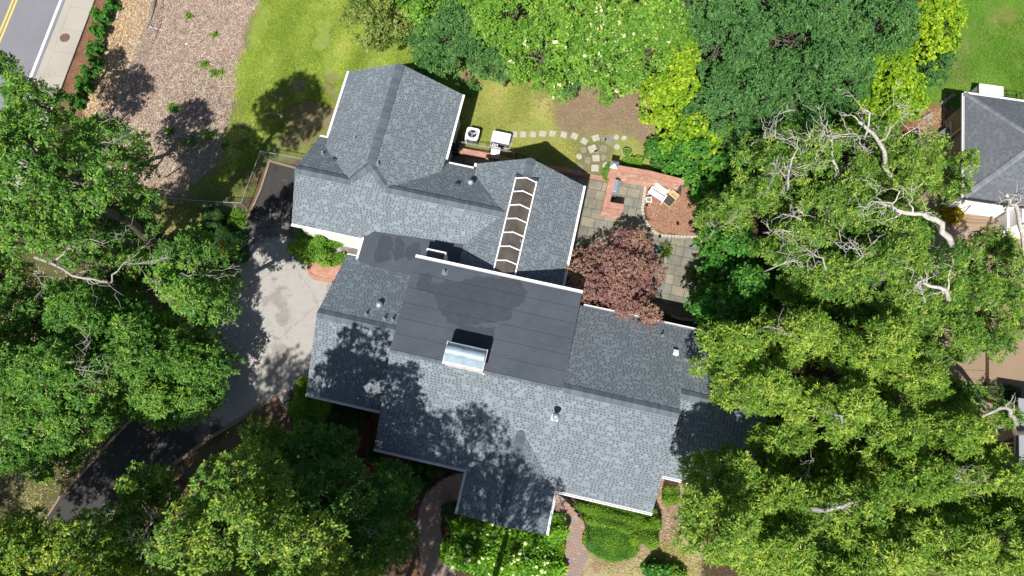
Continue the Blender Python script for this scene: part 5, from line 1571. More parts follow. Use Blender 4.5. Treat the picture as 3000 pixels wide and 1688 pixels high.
for z in (.05, .5):
    pts = [(-.48, -.28, z), (.48, -.28, z), (.48, .28, z), (-.48, .28, z), (-.48, -.28, z)]
    for i in range(4): mb.tube([pts[i], pts[i + 1]], .022, 5)
for x in (-.48, .48):
    for y in (-.28, .28): mb.tube([(x, y, 0), (x, y, .5)], .02, 5)
mb.build("frame", M['black'], t)
mb = MB()
for k_ in range(12): mb.tube([(-.44 + k_ * .08, -.28, .05), (-.44 + k_ * .08, .28, .05)], .005, 4)
mb.build("wire_mesh", M['black'], t)
c = W(2978, 292, .6); t = thing("leaf_rake", "orange plastic rake leaning behind the dark roof", "rake", (c.x, c.y, 0), nyaw - .1)
mb = MB(); mb.tube([(-.35, -.05, .4), (1.3, -.15, .55)], .02, 6); mb.build("shaft", M['tanwood'], t)
mb = MB()
for k_ in range(9): mb.tube([(-.33, -.05, .4), (-.62, -.2 + .05 * k_, .34), (-.66, -.2 + .05 * k_, .28)], .012, 4)
mb.tube([(-.5, -.22, .38), (-.5, .18, .38)], .012, 4)
mb.build("tines", M['orange'], t)
# planting frame with wires in the tan court
c = W(2930, 650, .9); O = Vector((c.x, c.y, 0)); t = thing("wire_trellis", "slack wire trellis between grey posts before the white front", "trellis", O)
pa, pb, pc = W(2816, 632, .95) - O, W(2928, 645, .95) - O, W(2919, 665, .95) - O
for q in (pa, pb, pc): mb = MB(); mb.box((q.x, q.y, .48), (.1, .1, .96)); mb.build("post", M['timber'], t)
mb = MB()
for z in (.35, .65, .93):
    mb.tube([Vector((pa.x, pa.y, z)), (Vector((pa.x, pa.y, z)) + Vector((pb.x, pb.y, z))) / 2 + Vector((0, -.15, -.1)), Vector((pb.x, pb.y, z))], .01, 4)
mb.tube([Vector((pa.x, pa.y, .9)), Vector((pa.x + .8, pa.y + .9, 1.4)), Vector((pa.x + 1.0, pa.y + 1.1, 1.9))], .03, 5)
mb.build("wire", M['dark'], t)
bush("flowering_bush", "yellow flowering bush at the left end of the wire trellis", 2797, 626, 24, 24, .7, 'yellow', 1.2)
bush("flowering_bush", "yellow flowering bush beside the white front wall", 2972, 665, 26, 22, .7, 'yellow', 1.2)
# grey outbuilding at the picture edge
q0 = W(2972, 1165, 2.4)
t = thing("outbuilding", "grey clapboard outbuilding with a white framed window", "building", (q0.x, q0.y, 0), nyaw)
mb = MB(); mb.prism([(.3, -6), (6, -6), (6, -.3), (.3, -.3)], -.1, 2.4); mb.build("wall", M['grey_siding'], t)
mb = MB(); mb.prism([(0.15, -6.2), (6.2, -6.2), (6.2, 0), (0.15, 0)], 2.41, 2.5); mb.build("roof", M['grey_siding'], t)
mb = MB()
for y, z, a, b in ((-1.5, 1.2, .1, 1.7), (-3.4, 1.2, .1, 1.7), (-2.45, 2.0, 2.0, .1), (-2.45, .4, 2.0, .1), (-2.45, 1.2, .07, 1.5)): mb.box((.27, y, z), (.08, a if a < 1 else a, b))
f_ = mb.build("window", M['white'], t)
mb = MB(); mb.box((.29, -2.45, 1.2), (.03, 1.86, 1.5)); mb.build("pane", M['winglass'], f_)
mb = MB(); mb.prism([(0, .02), (6, .02), (6, 7), (0, 7)], -.05, .35); o = mb.build("raised_terrace", M['patio_conc']); o.location = (q0.x - .1, q0.y, 0); o.rotation_euler = (0, 0, nyaw); tag(o, "brown raised terrace between the tan court and the grey outbuilding", "terrace")
potted("planter", "terracotta pot with dark leafy plant by the grey outbuilding", 2915, 1150, .4, .6, 'boxdark', 'terracotta', .55, 2.0)
bush("flowering_bush", "dark bush with white blooms beside the terracotta pot", 2955, 1155, 34, 26, .8, 'boxdark', 1.0, size=1.6)

# ------------------------------------------------------------------ shrubs
for i, (x, y, rx, ry) in enumerate(((845, 40, 50, 44), (770, 140, 62, 44), (755, 250, 50, 46), (728, 365, 58, 38), (720, 470, 48, 44), (668, 550, 56, 44), (640, 660, 54, 56), (582, 765, 56, 56))):
    bush("evergreen_shrub", "dark green young shrub, %s from the top of the row along the pavement" % ordn[i], x / 2.5787, y / 2.5787, rx / 2.5787 * .78, ry / 2.5787 * .78, .75, 'fig', .85, size=.62, lumps=.3, group="young shrubs along the pavement")
bush("leafy_shrub", "loose bright green shrub against the white garage wall", 930, 712, 52, 42, 1.3, 'cover', 1.3, 10, size=1.5, lumps=.3)
bush("low_shrub", "low olive ground shrub along the back of the brick bed", 985, 762, 34, 14, .35, 'cover', 1.0, 12, size=1.3)
bush("clipped_bush", "round dark clipped bush on the shaded verge left of the drive", 626, 641, 27, 34, 1.2, 'boxdark', 1.2)
bush("clipped_bush", "large dark clipped bush at the edge of the drive", 655, 720, 52, 58, 1.4, 'boxdark', 1.0)
bush("ground_cover", "patch of light green ground cover by the brick edging", 693, 650, 26, 38, .2, 'cover', .7, cat="plant", size=1.2)
for x, y, r_, lab in ((1217, 1366, 22, "round clipped bush in deep shade, nearer the mulch corner"), (1274, 1374, 23, "round clipped bush in deep shade, nearer the dark steps"), (1098, 1336, 22, "round clipped bush half hidden below the left gutter"), (1054, 1234, 19, "round clipped bush alone in the red mulch")):
    bush("clipped_bush", lab, x, y, r_, r_, .75, 'boxdark', 1.1)
bush("dark_shrub", "low dark shrub beside the outer handrail of the dark path", 1230, 1420, 30, 18, .5, 'boxdark', .8, size=1.5)
bush("boxwood_hedge", "clipped green hedge under the front gutter right of the porch", 1808, 1510, 118, 34, 1.1, 'box', 1.3, -14, dome=.55, lumps=.14)
bush("boxwood_hedge", "bulging green end of the clipped hedge beside the bare earth", 1890, 1545, 40, 46, 1.1, 'box', 1.3, -10, dome=.6, lumps=.14)
bush("ground_cover", "smooth green mound of ground cover inside the path curve", 1792, 1580, 74, 58, .5, 'cover', 1.6, -12, dome=.7, lumps=.05, cat="plant", size=.75)
bush("clipped_bush", "round green bush by the white gutter at the bare earth", 1964, 1455, 23, 26, .8, 'box', 1.4)
bush("evergreen_shrub", "dark green shrub on the dry lawn at the bottom edge", 1925, 1672, 34, 26, 1.0, 'fig', 1.2)
bush("low_shrub", "light green shrub next to the dark one on the dry lawn", 1975, 1680, 32, 20, .7, 'cover', 1.0, size=1.6)
bush("hydrangea", "big hydrangea with pale green flower heads before the porch", 1478, 1612, 150, 92, 1.7, 'hydr', 1.5, -8, bloom=85, dome=.65, lumps=.10)
bush("leafy_shrub", "bright green shrub at the right corner of the porch eave", 1625, 1548, 34, 40, 1.3, 'hydr', 1.2, size=.8)
bush("low_shrub", "yellow green clipped border shrub along the right path", 1620, 1648, 28, 50, .6, 'box', 1.3, -18, tone=.2)
bush("dark_shrub", "dark green shrub in the shade left of the porch", 1322, 1500, 26, 24, .9, 'boxdark', 1.0, size=1.5)
bush("ivy_mound", "rounded mound of yellow green ivy at the house corner by the drive", 908, 1190, 62, 72, 1.6, 'cover', 1.4, 0, dome=.7, size=1.2)
bush("ivy_mound", "darker ivy covered bush under the left gutter", 975, 1215, 60, 40, 1.3, 'boxdark', 1.1, -12, size=1.6)

for i, (x, y, a, b, lab) in enumerate(((612, 398, 20, 14, "green weeds in the shaded part of the chipped lot beside the long stick"), (560, 418, 26, 18, "wide green weed patch low in the chipped lot"), (640, 214, 16, 11, "green weeds at the dark shadow's top near the bright lawn"), (598, 188, 12, 9, "small dark weed tuft at the top of the lot's shadow"),
        (498, 384, 16, 14, "pale weed tuft left of the shadow in the chipped lot"), (660, 424, 8, 8, "single bright weed low beside the lawn edge"), (555, 48, 12, 8, "bright weed tuft high in the sunlit chipped lot"), (630, 103, 10, 8, "small weed tuft near the lawn in the sunlit chipped lot"), (505, 318, 18, 12, "weed tufts where the lot's shadow begins"))):
    bush("weeds", lab, x, y, a * .9, b * .9, .10, 'cover', .30, cat="plant", size=1.1, lumps=.45, group="weeds on the chipped lot")
bush("weeds", "yellow green weeds on the shaded verge by the lower drive", 128, 1398, 16, 16, .3, 'cover', .7, cat="plant", size=1.3, lumps=.3, tone=.2)
# ------------------------------------------------------------------ trees
bw = lambda pl, z0, z1, ra=.09, rb=.02, nt=6, tl=1.1: (pl, z0, z1, ra, rb, nt, tl)
# left of the drive
G1, G2, G3, G4 = "trees left of the drive", "trees at the lower left", "trees behind the back lawn", "trees at the right"
tree("oak_tree", "sparse green tree top overhanging the road", 88, 285, 92, 78, 9, 3, 'oak', .8, group=G1, gap=.15, bares=[bw([(75, 340), (80, 270), (70, 230)], 6, 8, .06)])
tree("oak_tree", "small tuft of tree crown at the very edge over the road", 8, 190, 34, 26, 9, 2, 'oak', .8, group=G1)
tree("oak_tree", "broad green tree at the left edge with pale forked limbs", 120, 470, 190, 150, 21, 5, 'oak', .9, group=G1, gap=.12, bares=[bw([(140, 590), (165, 520), (200, 490), (240, 505)], 7, 10, .11), bw([(250, 400), (275, 350), (290, 345)], 7, 9, .06)], tone=.05)
tree("oak_tree", "green tree crown reaching over the straw bank", 322, 420, 92, 78, 9, 4, 'oak', .85, base=(380, 500), group=G1, gap=.12, bares=[bw([(240, 450), (285, 425), (320, 400)], 7, 8.5, .06)])
tree("oak_tree", "tree with bare white forks below the straw bank", 265, 560, 165, 75, 12.5, 3.5, 'oak', .75, group=G1, gap=.2, bares=[bw([(215, 580), (250, 555), (300, 610), (315, 610)], 7, 9, .07)])
tree("oak_tree", "light green tree crown at the left edge above the long bare limb", 75, 650, 150, 95, 17, 5, 'oak', 1.0, group=G1, tone=.14)
tree("oak_tree", "thin tree crown over the shaded verge beside the wire fence", 365, 650, 90, 45, 8, 2, 'oak', .8, group=G1, gap=.1)
tree("oak_tree", "tree with a long bare arching limb and orange dead leaves", 300, 780, 150, 80, 9, 4, 'oak', .35, group=G1, gap=.4, rusty=5,
     bares=[bw([(75, 745), (150, 770), (245, 815), (300, 818)], 9, 11, .13, .06, 5, 1.2), bw([(300, 818), (345, 795), (365, 768), (425, 765)], 11, 12, .06, .02, 8, 1.3), bw([(130, 760), (190, 735), (260, 700), (290, 705)], 10, 11, .07, .02, 8, 1.2), bw([(70, 790), (100, 800), (110, 830)], 9, 9, .05, .015, 6, .9)])
tree("oak_tree", "green tree crown leaning over the upper drive", 560, 770, 120, 105, 11, 4, 'oak', .95, base=(640, 790), group=G1, gap=.15, bares=[bw([(500, 800), (565, 805), (620, 800)], 9, 10, .04), bw([(520, 820), (530, 870)], 9, 10, .03)], rusty=2)
tree("oak_tree", "hanging green bough over the dark edge of the drive", 590, 880, 75, 60, 11, 3, 'oak', 1.1, group=G1, base=(520, 930), tone=.08)
tree("oak_tree", "yellowish small crown among darker trees left of the drive", 478, 830, 34, 46, 10, 2, 'oak', 1.2, base=(600, 850), group=G1, tone=.35)
tree("oak_tree", "dark tree crown at the left edge below the bare arching limb", 60, 940, 120, 110, 10, 4, 'oak', .9, group=G1, tone=-.08)
tree("oak_tree", "dense dark green tree in the middle of the left group", 300, 945, 180, 105, 10, 4, 'oak', 1.0, base=(500, 980), group=G1, tone=-.05, rot=-10)
tree("oak_tree", "dense green tree right of the dark middle one", 400, 1010, 120, 110, 10, 4, 'oak', 1.1, base=(520, 1030), group=G1, tone=.02)
tree("oak_tree", "green tree whose crown edges the sunlit drive", 560, 1075, 112, 120, 5.5, 3, 'oak', 1.15, base=(560, 1080), group=G1)
tree("oak_tree", "tree with bare white twigs in the lower left group", 170, 1090, 165, 120, 11, 4, 'oak', .9, base=(400, 1100), group=G1, gap=.12, bares=[bw([(120, 990), (130, 1040), (140, 1060)], 9, 10, .07), bw([(190, 1060), (220, 1080), (280, 1090)], 9, 11, .05), bw([(220, 1040), (228, 1020)], 10, 11, .03)])
tree("oak_tree", "light green tree above the shaded bend of the drive", 470, 1165, 145, 75, 6, 3.5, 'oak', 1.15, base=(430, 1130), group=G1, tone=.08)
tree("oak_tree", "hanging green bough over the shaded bend of the drive", 470, 1200, 55, 45, 5.5, 3, 'oak', 1.1, group=G1, base=(400, 1150))
tree("oak_tree", "light green tree top left of the shaded lower drive", 160, 1240, 140, 105, 9, 4, 'oak', 1.1, base=(330, 1230), group=G1, tone=.08)
tree("oak_tree", "thin lower boughs at the left edge by the dark verge", 70, 1340, 95, 65, 8, 3, 'oak', .9, group=G1, gap=.15)
# lower left
tree("birch_tree", "bright yellow green tree in the bottom left corner", 70, 1600, 150, 105, 13, 4, 'bright', 1.0, group=G2, tone=.1)
tree("birch_tree", "bright tree hanging over the lower end of the drive", 250, 1600, 130, 90, 12.5, 4, 'bright', 1.05, group=G2, gap=.08, bares=[bw([(290, 1688), (290, 1590), (280, 1560)], 8, 11, .05)], tone=.05)
tree("birch_tree", "green tree pointing up between the drive and the verge", 418, 1420, 62, 65, 10, 4, 'bright', 1.0, group=G2, tone=-.08)
tree("birch_tree", "bright tree with a bare white stem by the lower drive", 415, 1560, 115, 135, 10, 4, 'bright', 1.0, group=G2, gap=.1, bares=[bw([(430, 1640), (436, 1570), (430, 1520)], 9, 12, .06), bw([(436, 1580), (400, 1585)], 11, 11.5, .03)])
tree("birch_tree", "pale green tree with bare forks right of the lower drive", 700, 1405, 105, 100, 18, 5.5, 'bright', .95, group=G2, gap=.12, bares=[bw([(640, 1490), (625, 1450), (615, 1435)], 9, 11, .05), bw([(720, 1400), (735, 1370)], 10, 11, .04)], tone=.04)
tree("birch_tree", "bright tree at the bottom edge below the pale forked one", 600, 1560, 120, 130, 18, 5.5, 'bright', 1.0, group=G2, tone=.05)
tree("birch_tree", "small yellow green tree beside the lower curve of the drive", 765, 1275, 55, 45, 6, 3, 'bright', .9, group=G2, gap=.15)
tree("birch_tree", "dark green crown between the ivy mound and the pale forked tree", 800, 1370, 105, 110, 8.5, 4, 'bright', .95, group=G2, tone=-.12)
tree("oak_tree", "deep green tree in the shade below the left gutter", 930, 1330, 105, 90, 7.5, 3.5, 'oak', 1.1, group=G2, tone=-.08)
tree("oak_tree", "large shaded tree left of the dark path", 960, 1460, 155, 115, 10, 4, 'oak', 1.1, group=G2, tone=-.08, bares=[bw([(915, 1515), (912, 1470), (905, 1450)], 7, 9.5, .08), bw([(990, 1520), (1050, 1515)], 8, 9, .03)])
tree("oak_tree", "shaded green tree right beside the dark path", 1145, 1440, 75, 90, 7.5, 4, 'oak', 1.1, group=G2, tone=-.06)
tree("oak_tree", "green tree at the bottom edge left of the dark path", 1090, 1590, 115, 100, 9, 4, 'oak', 1.0, group=G2, tone=-.03)
tree("birch_tree", "yellow green tree with bare twigs at the bottom edge", 850, 1590, 155, 105, 18, 5.5, 'bright', .95, group=G2, gap=.1, bares=[bw([(820, 1640), (835, 1600), (800, 1570)], 9, 10.5, .05)], tone=.05)
tree("birch_tree", "bright tree in the bottom left between the pale stems", 740, 1480, 70, 75, 18.5, 4.5, 'bright', 1.0, group=G2, tone=.08)
# behind the back lawn
tree("flowering_tree", "tree with tan drooping leaves above the bright lawn", 1110, 45, 110, 78, 7, 4, 'tanleaf', 1.0, group=G3)
tree("evergreen_tree", "dense blue green evergreen beyond the tall gable", 1345, 105, 135, 105, 7.5, 4.5, 'dark', 1.25, group=G3, tone=.1)
tree("evergreen_tree", "blue green evergreen bough touching the gable corner", 1255, 195, 50, 34, 5, 2.5, 'dark', 1.2, group=G3, tone=.1, base=(1290, 170))
tree("flowering_tree", "light green tree at the top edge left of the blossoming ones", 1290, 10, 95, 60, 9, 4, 'flower', 1.1, group=G3)
tree("flowering_tree", "light green tree with cream blossom above the back lawn", 1600, 135, 130, 100, 9, 4.5, 'flower', 1.2, group=G3, bloom=45)
tree("flowering_tree", "light green tree with cream blossom at the top edge", 1500, 50, 125, 85, 9.5, 4.5, 'flower', 1.15, group=G3, bloom=35)
tree("flowering_tree", "light green tree, much cream blossom, near the bare dirt", 1770, 130, 120, 100, 9.5, 4.5, 'flower', 1.2, group=G3, bloom=110)
tree("flowering_tree", "light green tree at the top edge among the blossom", 1690, 30, 120, 70, 9.5, 4, 'flower', 1.1, group=G3, bloom=40)
tree("flowering_tree", "light green crown right of the blossoming trees", 1930, 85, 115, 95, 9.5, 4, 'flower', 1.15, group=G3, bloom=25)
tree("flowering_tree", "low light green boughs hanging over the bare dirt", 1830, 225, 65, 32, 5.5, 2.5, 'flower', 1.1, group=G3, bloom=40)
tree("evergreen_tree", "low blue green boughs along the top of the back lawn", 1690, 240, 70, 26, 4.5, 2.2, 'dark', 1.2, group=G3, tone=.1)
tree("evergreen_tree", "low blue green boughs at the left of the back lawn", 1480, 200, 60, 26, 5, 2.5, 'dark', 1.2, group=G3, tone=.1)
tree("ivy_tree", "bright yellow green ivy covered tree by the dirt", 1965, 275, 88, 82, 7, 4.5, 'ivy', 1.3, group=G3, tone=.12)
tree("ivy_tree", "yellow green ivy column above the ivy covered tree", 1995, 165, 55, 45, 8, 3, 'ivy', 1.1, group=G3, tone=.05)
tree("evergreen_shrub", "dark feathery evergreen at the dirt edge", 1945, 440, 60, 46, 2.6, 1.8, 'fig', 1.0, group=G3, size=.6, tone=.05)
tree("ivy_tree", "yellow green ivy hanging below the bright ivy tree", 2020, 390, 62, 60, 5.5, 3.5, 'ivy', 1.1, group=G3)
tree("fig_tree", "broad leaved dark green mound behind the brick wall", 2030, 462, 90, 66, 4.6, 3.4, 'fig', 1.3, group=G3, tone=.1)
tree("fig_tree", "broad leaved green mound reaching over the wall corner", 2100, 560, 70, 55, 4.4, 3.2, 'fig', 1.2, group=G3, tone=.06)
tree("evergreen_tree", "dark green tree at the top edge right of the blossom", 2130, 90, 125, 120, 10, 5, 'dark', 1.25, group=G3)
tree("evergreen_tree", "dark green tree in the centre of the right wood", 2170, 290, 135, 130, 9.5, 5, 'dark', 1.3, group=G3, tone=.03)
tree("evergreen_tree", "dark green tree at the top edge of the right wood", 2360, 80, 150, 115, 10, 5, 'dark', 1.25, group=G3, tone=.06)
tree("evergreen_tree", "dark green tree right of the centre in the right wood", 2350, 250, 130, 110, 9, 5, 'dark', 1.25, group=G3, tone=.04)
tree("evergreen_tree", "dark green tree at the top edge by the bright lawn", 2560, 75, 130, 110, 9, 4.5, 'dark', 1.2, group=G3, tone=.08)
tree("ivy_tree", "sunlit ivy covered tree beside the bright lawn", 2720, 75, 120, 95, 7, 4, 'ivy', 1.2, group=G3, tone=.08, rot=20)
tree("ivy_tree", "sunlit ivy tree leaning over the lawn edge", 2575, 235, 130, 90, 7, 4, 'ivy', 1.15, group=G3, tone=.0)
tree("evergreen_tree", "dark shrub crown at the lawn edge below the ivy", 2735, 185, 50, 55, 5, 3, 'dark', 1.2, group=G3)
tree("ivy_tree", "yellow green ivy sprawl above the pine straw bed", 2620, 310, 90, 55, 4.5, 3, 'ivy', 1.0, group=G3)
tree("dark_tree", "dark shaded tree in the gap below the right wood", 2440, 330, 95, 75, 5, 3, 'fig', .9, group=G3, tone=-.1)
# right
tree("maple_tree", "purple leaved Japanese maple beside the flat roof", 1798, 812, 152, 115, 4.9, 2.6, 'maple', 1.5, group=None, rl=.75, tone=.05)
tree("maple_tree", "purple maple bough at the head of the patio shadow", 1850, 700, 60, 30, 3.8, 1.5, 'maple', 1.6, rl=.5, base=(1820, 780))
tree("maple_tree", "purple maple bough lying over the right roof gutter", 1880, 920, 75, 42, 4.6, 1.6, 'maple', 1.7, rl=.55, base=(1820, 830), rot=-15)
tree("fig_tree", "dense dark green tree beside the grey garden chair", 2150, 860, 115, 120, 7, 4.5, 'fig', 1.0, group=G4, tone=-.03)
tree("fig_tree", "dark green tree at the right edge of the patio", 2130, 720, 80, 70, 6.5, 3.5, 'fig', .9, group=G4, tone=-.05)
tree("laurel_tree", "yellow green tree over the patio chips with bare twigs", 2128, 622, 85, 70, 9, 4, 'willow', 1.0, group=G4, gap=.1, bares=[bw([(2070, 690), (2110, 665), (2150, 640)], 8, 9.5, .05, .01, 7, .8)])
tree("laurel_tree", "sparse tree with many dead white forks in the right wood", 2320, 470, 165, 120, 12.5, 4.5, 'willow', .62, group=G4, bark='bark_pale', gap=.25,
     bares=[bw([(2320, 545), (2312, 500), (2335, 440), (2350, 395)], 9, 13, .10, .02, 9, 1.2), bw([(2475, 525), (2440, 470), (2425, 400), (2420, 350)], 9, 13, .11, .02, 10, 1.2), bw([(2250, 500), (2290, 490), (2310, 510)], 10, 12, .06, .02, 8, 1.1), bw([(2210, 400), (2270, 395), (2285, 350)], 10, 12, .05, .015, 8, 1.0), bw([(2330, 500), (2390, 470), (2400, 450)], 10, 12, .05)])
tree("dead_tree", "leaning dead white trunk above the right wood", 2560, 420, 110, 80, 11, 3, 'willow', .5, group=G4, bark='bark_pale', gap=.35,
     bares=[bw([(2630, 500), (2590, 440), (2555, 390), (2530, 345)], 8, 12, .17, .10, 3, .9), bw([(2550, 388), (2548, 330), (2535, 300)], 12, 13, .08, .02, 6, .9), bw([(2548, 386), (2500, 392), (2425, 382)], 12, 12.5, .05, .02, 5, .9), bw([(2640, 390), (2690, 370), (2710, 378)], 9, 10, .06, .02, 10, 1.0), bw([(2600, 330), (2610, 310), (2640, 290)], 8, 9, .05, .015, 8, 1.0)])
tree("laurel_tree", "yellow green tree below the leaning dead trunk", 2660, 480, 120, 75, 10.5, 4, 'willow', 1.0, group=G4, gap=.1, tone=.05)
tree("laurel_tree", "green tree hiding the neighbouring house corner", 2765, 520, 75, 75, 8, 4, 'willow', 1.0, group=G4, gap=.05)
tree("laurel_tree", "yellow green tree in the middle of the right wood", 2440, 610, 150, 95, 12, 4.5, 'willow', 1.0, group=G4, bark='bark_pale', gap=.1, bares=[bw([(2350, 690), (2345, 640), (2335, 615)], 9, 12, .10), bw([(2250, 668), (2290, 672), (2330, 670)], 10, 11, .07)])
tree("laurel_tree", "yellow green tree above the shaded hollow with bare limbs", 2330, 720, 135, 80, 11.5, 4, 'willow', .95, group=G4, bark='bark_pale', gap=.12, bares=[bw([(2460, 788), (2410, 755), (2380, 740)], 9, 11.5, .09), bw([(2250, 785), (2300, 770), (2350, 755)], 9, 11, .06)])
tree("laurel_tree", "yellow green tree with a thick white broken limb", 2600, 670, 140, 90, 12, 4.5, 'willow', 1.0, group=G4, bark='bark_pale', gap=.1, bares=[bw([(2815, 705), (2760, 655), (2700, 625), (2640, 605)], 11, 13, .22, .12, 6, 1.3), bw([(2640, 605), (2615, 595), (2570, 580)], 13, 13.5, .07, .02, 6, 1.0), bw([(2635, 603), (2636, 560), (2625, 540)], 13, 13.5, .05, .02, 4, .9), bw([(2420, 690), (2470, 710), (2490, 730)], 10, 12, .07)])
tree("laurel_tree", "yellow green tree left of the tan court", 2560, 800, 170, 100, 12, 4.5, 'willow', 1.05, group=G4, bark='bark_pale', gap=.08, bares=[bw([(2500, 770), (2530, 750), (2535, 725)], 10, 12, .07)])
tree("laurel_tree", "sparse tree over the tan court with a broken white stem", 2730, 800, 105, 100, 11.5, 5, 'willow', .9, group=G4, bark='bark_white', gap=.15, bares=[bw([(2815, 875), (2770, 850), (2720, 822)], 10, 11.5, .17, .13, 6, 1.0), bw([(2720, 822), (2700, 820), (2695, 835)], 11.5, 12, .1, .05, 9, .7), bw([(2820, 720), (2805, 690)], 9, 10, .07)])
tree("laurel_tree", "thin dark leaved tree shading the tan court", 2870, 755, 110, 85, 8, 4, 'willow', .85, group=G4, gap=.15, tone=-.08)
tree("laurel_tree", "dark leaved tree right over the tan court", 2920, 910, 120, 105, 9, 4.5, 'willow', .85, group=G4, gap=.12, tone=-.05)
tree("dead_tree", "tall white bare stem rising at the right edge", 2960, 790, 60, 70, 10, 3, 'willow', .5, group=G4, bark='bark_white', gap=.3, bares=[bw([(2955, 855), (2985, 800), (2998, 740), (2988, 660), (2975, 600), (2968, 560)], 6, 13, .22, .11, 6, 1.2), bw([(2975, 600), (2962, 585), (2958, 575)], 12.5, 13, .07, .03, 4, .6), bw([(2970, 590), (2990, 565), (3010, 540)], 12.5, 14, .06, .02, 4, .8)])
tree("laurel_tree", "green tree between the tan court and the large leaved trees", 2770, 980, 110, 95, 10, 4.5, 'willow', .95, group=G4, gap=.12)
tree("laurel_tree", "large leaved yellow green tree over the end of the roof", 2148, 1015, 98, 82, 11.5, 3.5, 'laurel', 1.15, group=G4, base=(2320, 1000), tone=.08, gap=.06)
tree("laurel_tree", "large leaved yellow green tree right of the roof end", 2330, 990, 120, 85, 12, 4, 'laurel', 1.15, group=G4, tone=.08, bares=[bw([(2210, 960), (2260, 958), (2310, 965)], 10, 11.5, .08, .02, 5, .9)])
tree("laurel_tree", "broad yellow green tree in the right lower wood", 2560, 1010, 135, 95, 12, 4, 'laurel', 1.1, group=G4, tone=.06)
tree("laurel_tree", "yellow green tree shading the far end of the right roof", 2235, 1140, 115, 75, 12, 4, 'laurel', 1.1, group=G4, tone=.06, base=(2330, 1180))
tree("laurel_tree", "yellow green tree with a broken limb in the lower wood", 2440, 1190, 140, 90, 12, 4, 'laurel', 1.1, group=G4, tone=.06, bares=[bw([(2485, 1240), (2465, 1220), (2455, 1212)], 11, 12.5, .1, .07, 2, .6)])
tree("laurel_tree", "dark green tree in the hollow of the lower wood", 2430, 1350, 130, 70, 8, 4, 'laurel', .9, group=G4, tone=-.12, bares=[bw([(2348, 1330), (2370, 1360), (2380, 1395)], 7, 8.5, .07)])
tree("evergreen_tree", "feathery green shrub tree at the lower end of the tan court", 2790, 1170, 100, 65, 5, 3, 'oak', 1.2, group=G4)
tree("laurel_tree", "yellow green tree left of the grey outbuilding", 2790, 1270, 135, 75, 11.5, 4, 'laurel', 1.1, group=G4, tone=.05)
tree("laurel_tree", "yellow green bough with a white limb over the outbuilding", 2945, 1210, 60, 55, 11, 3, 'laurel', .8, group=G4, gap=.15, bares=[bw([(3010, 1240), (2960, 1200), (2930, 1195), (2895, 1218)], 11, 12, .15, .1, 4, .7)], base=(3040, 1300))
tree("laurel_tree", "yellow green tree beyond the hedge at the end of the front roof", 2130, 1400, 105, 85, 11, 3.5, 'laurel', 1.15, group=G4, tone=.05, base=(2170, 1450))
tree("laurel_tree", "yellow green tree above the dry lawn", 2110, 1540, 115, 110, 14, 4, 'laurel', 1.15, group=G4, tone=.05)
tree("laurel_tree", "large leaved tree at the bottom edge beside the dry lawn", 2290, 1600, 140, 105, 11.5, 4, 'laurel', 1.15, group=G4, tone=.08)
tree("laurel_tree", "tree with a thick lichened limb in the lower right wood", 2470, 1480, 150, 85, 11.5, 4, 'laurel', 1.05, group=G4, gap=.12, bares=[bw([(2380, 1490), (2440, 1488), (2525, 1470)], 10, 11, .17, .14, 3, .8)])
tree("laurel_tree", "yellow green tree in the centre of the lower right wood", 2680, 1410, 150, 95, 11.5, 4, 'laurel', 1.1, group=G4, tone=.03, bares=[bw([(2790, 1420), (2820, 1395), (2840, 1400)], 10.5, 11.5, .06)])
tree("laurel_tree", "yellow green tree at the right edge below the outbuilding", 2920, 1390, 120, 95, 11.5, 4, 'laurel', 1.1, group=G4, tone=.03)
tree("laurel_tree", "tree at the bottom edge in the lower right wood", 2560, 1630, 150, 95, 11.5, 4, 'laurel', 1.1, group=G4, tone=.05)
tree("laurel_tree", "tree at the bottom edge near the right corner", 2760, 1590, 140, 110, 11.5, 4, 'laurel', 1.1, group=G4, tone=.03)
tree("laurel_tree", "tree filling the bottom right corner", 2940, 1580, 120, 120, 11.5, 4, 'laurel', 1.1, group=G4, tone=.03)
tree("oak_tree", "green crown cut by the left edge between the bare limb and the dark tree", -40, 800, 95, 90, 12, 4, 'oak', 1.0, group=G1)
tree("oak_tree", "green crown cut by the left edge beside the tree with white twigs", -30, 1080, 100, 130, 12, 4, 'oak', 1.0, group=G1)
tree("oak_tree", "green crown filling the gap below the arching limb", 190, 880, 130, 60, 8, 3, 'oak', .9, group=G1, tone=-.05, base=(380, 900))
tree("oak_tree", "dark crown under the arching limb, over the left verge", 420, 780, 110, 75, 6, 2.5, 'oak', .7, group=G1, tone=-.1, base=(520, 850), gap=.15)
tree("oak_tree", "green crown between the straw bank and the long bare limb", 250, 650, 100, 60, 10, 3, 'oak', .9, group=G1, base=(450, 700))
tree("evergreen_tree", "dark green crown cut by the top edge above the cream blossom", 1420, -40, 130, 50, 9, 4, 'dark', 1.2, group=G3)
tree("flowering_tree", "light green crown cut by the top edge above the tan leaves", 1180, -45, 120, 50, 9, 4, 'flower', 1.1, group=G3)
tree("flowering_tree", "light green crown cut by the top edge in mid wood", 1620, -45, 130, 50, 9, 4, 'flower', 1.1, group=G3)
tree("flowering_tree", "light green crown cut by the top edge beside the dark trees", 1850, -40, 130, 50, 9.5, 4, 'flower', 1.1, group=G3)
tree("evergreen_tree", "dark green crown cut by the top edge, first right of the blossom", 2080, -40, 130, 60, 10, 4, 'dark', 1.2, group=G3)
tree("evergreen_tree", "dark green crown cut by the top edge, second right of the blossom", 2300, -45, 130, 60, 10, 4, 'dark', 1.2, group=G3)
tree("evergreen_tree", "dark green crown cut by the top edge next to the ivy tree", 2500, -45, 130, 60, 9.5, 4, 'dark', 1.2, group=G3)
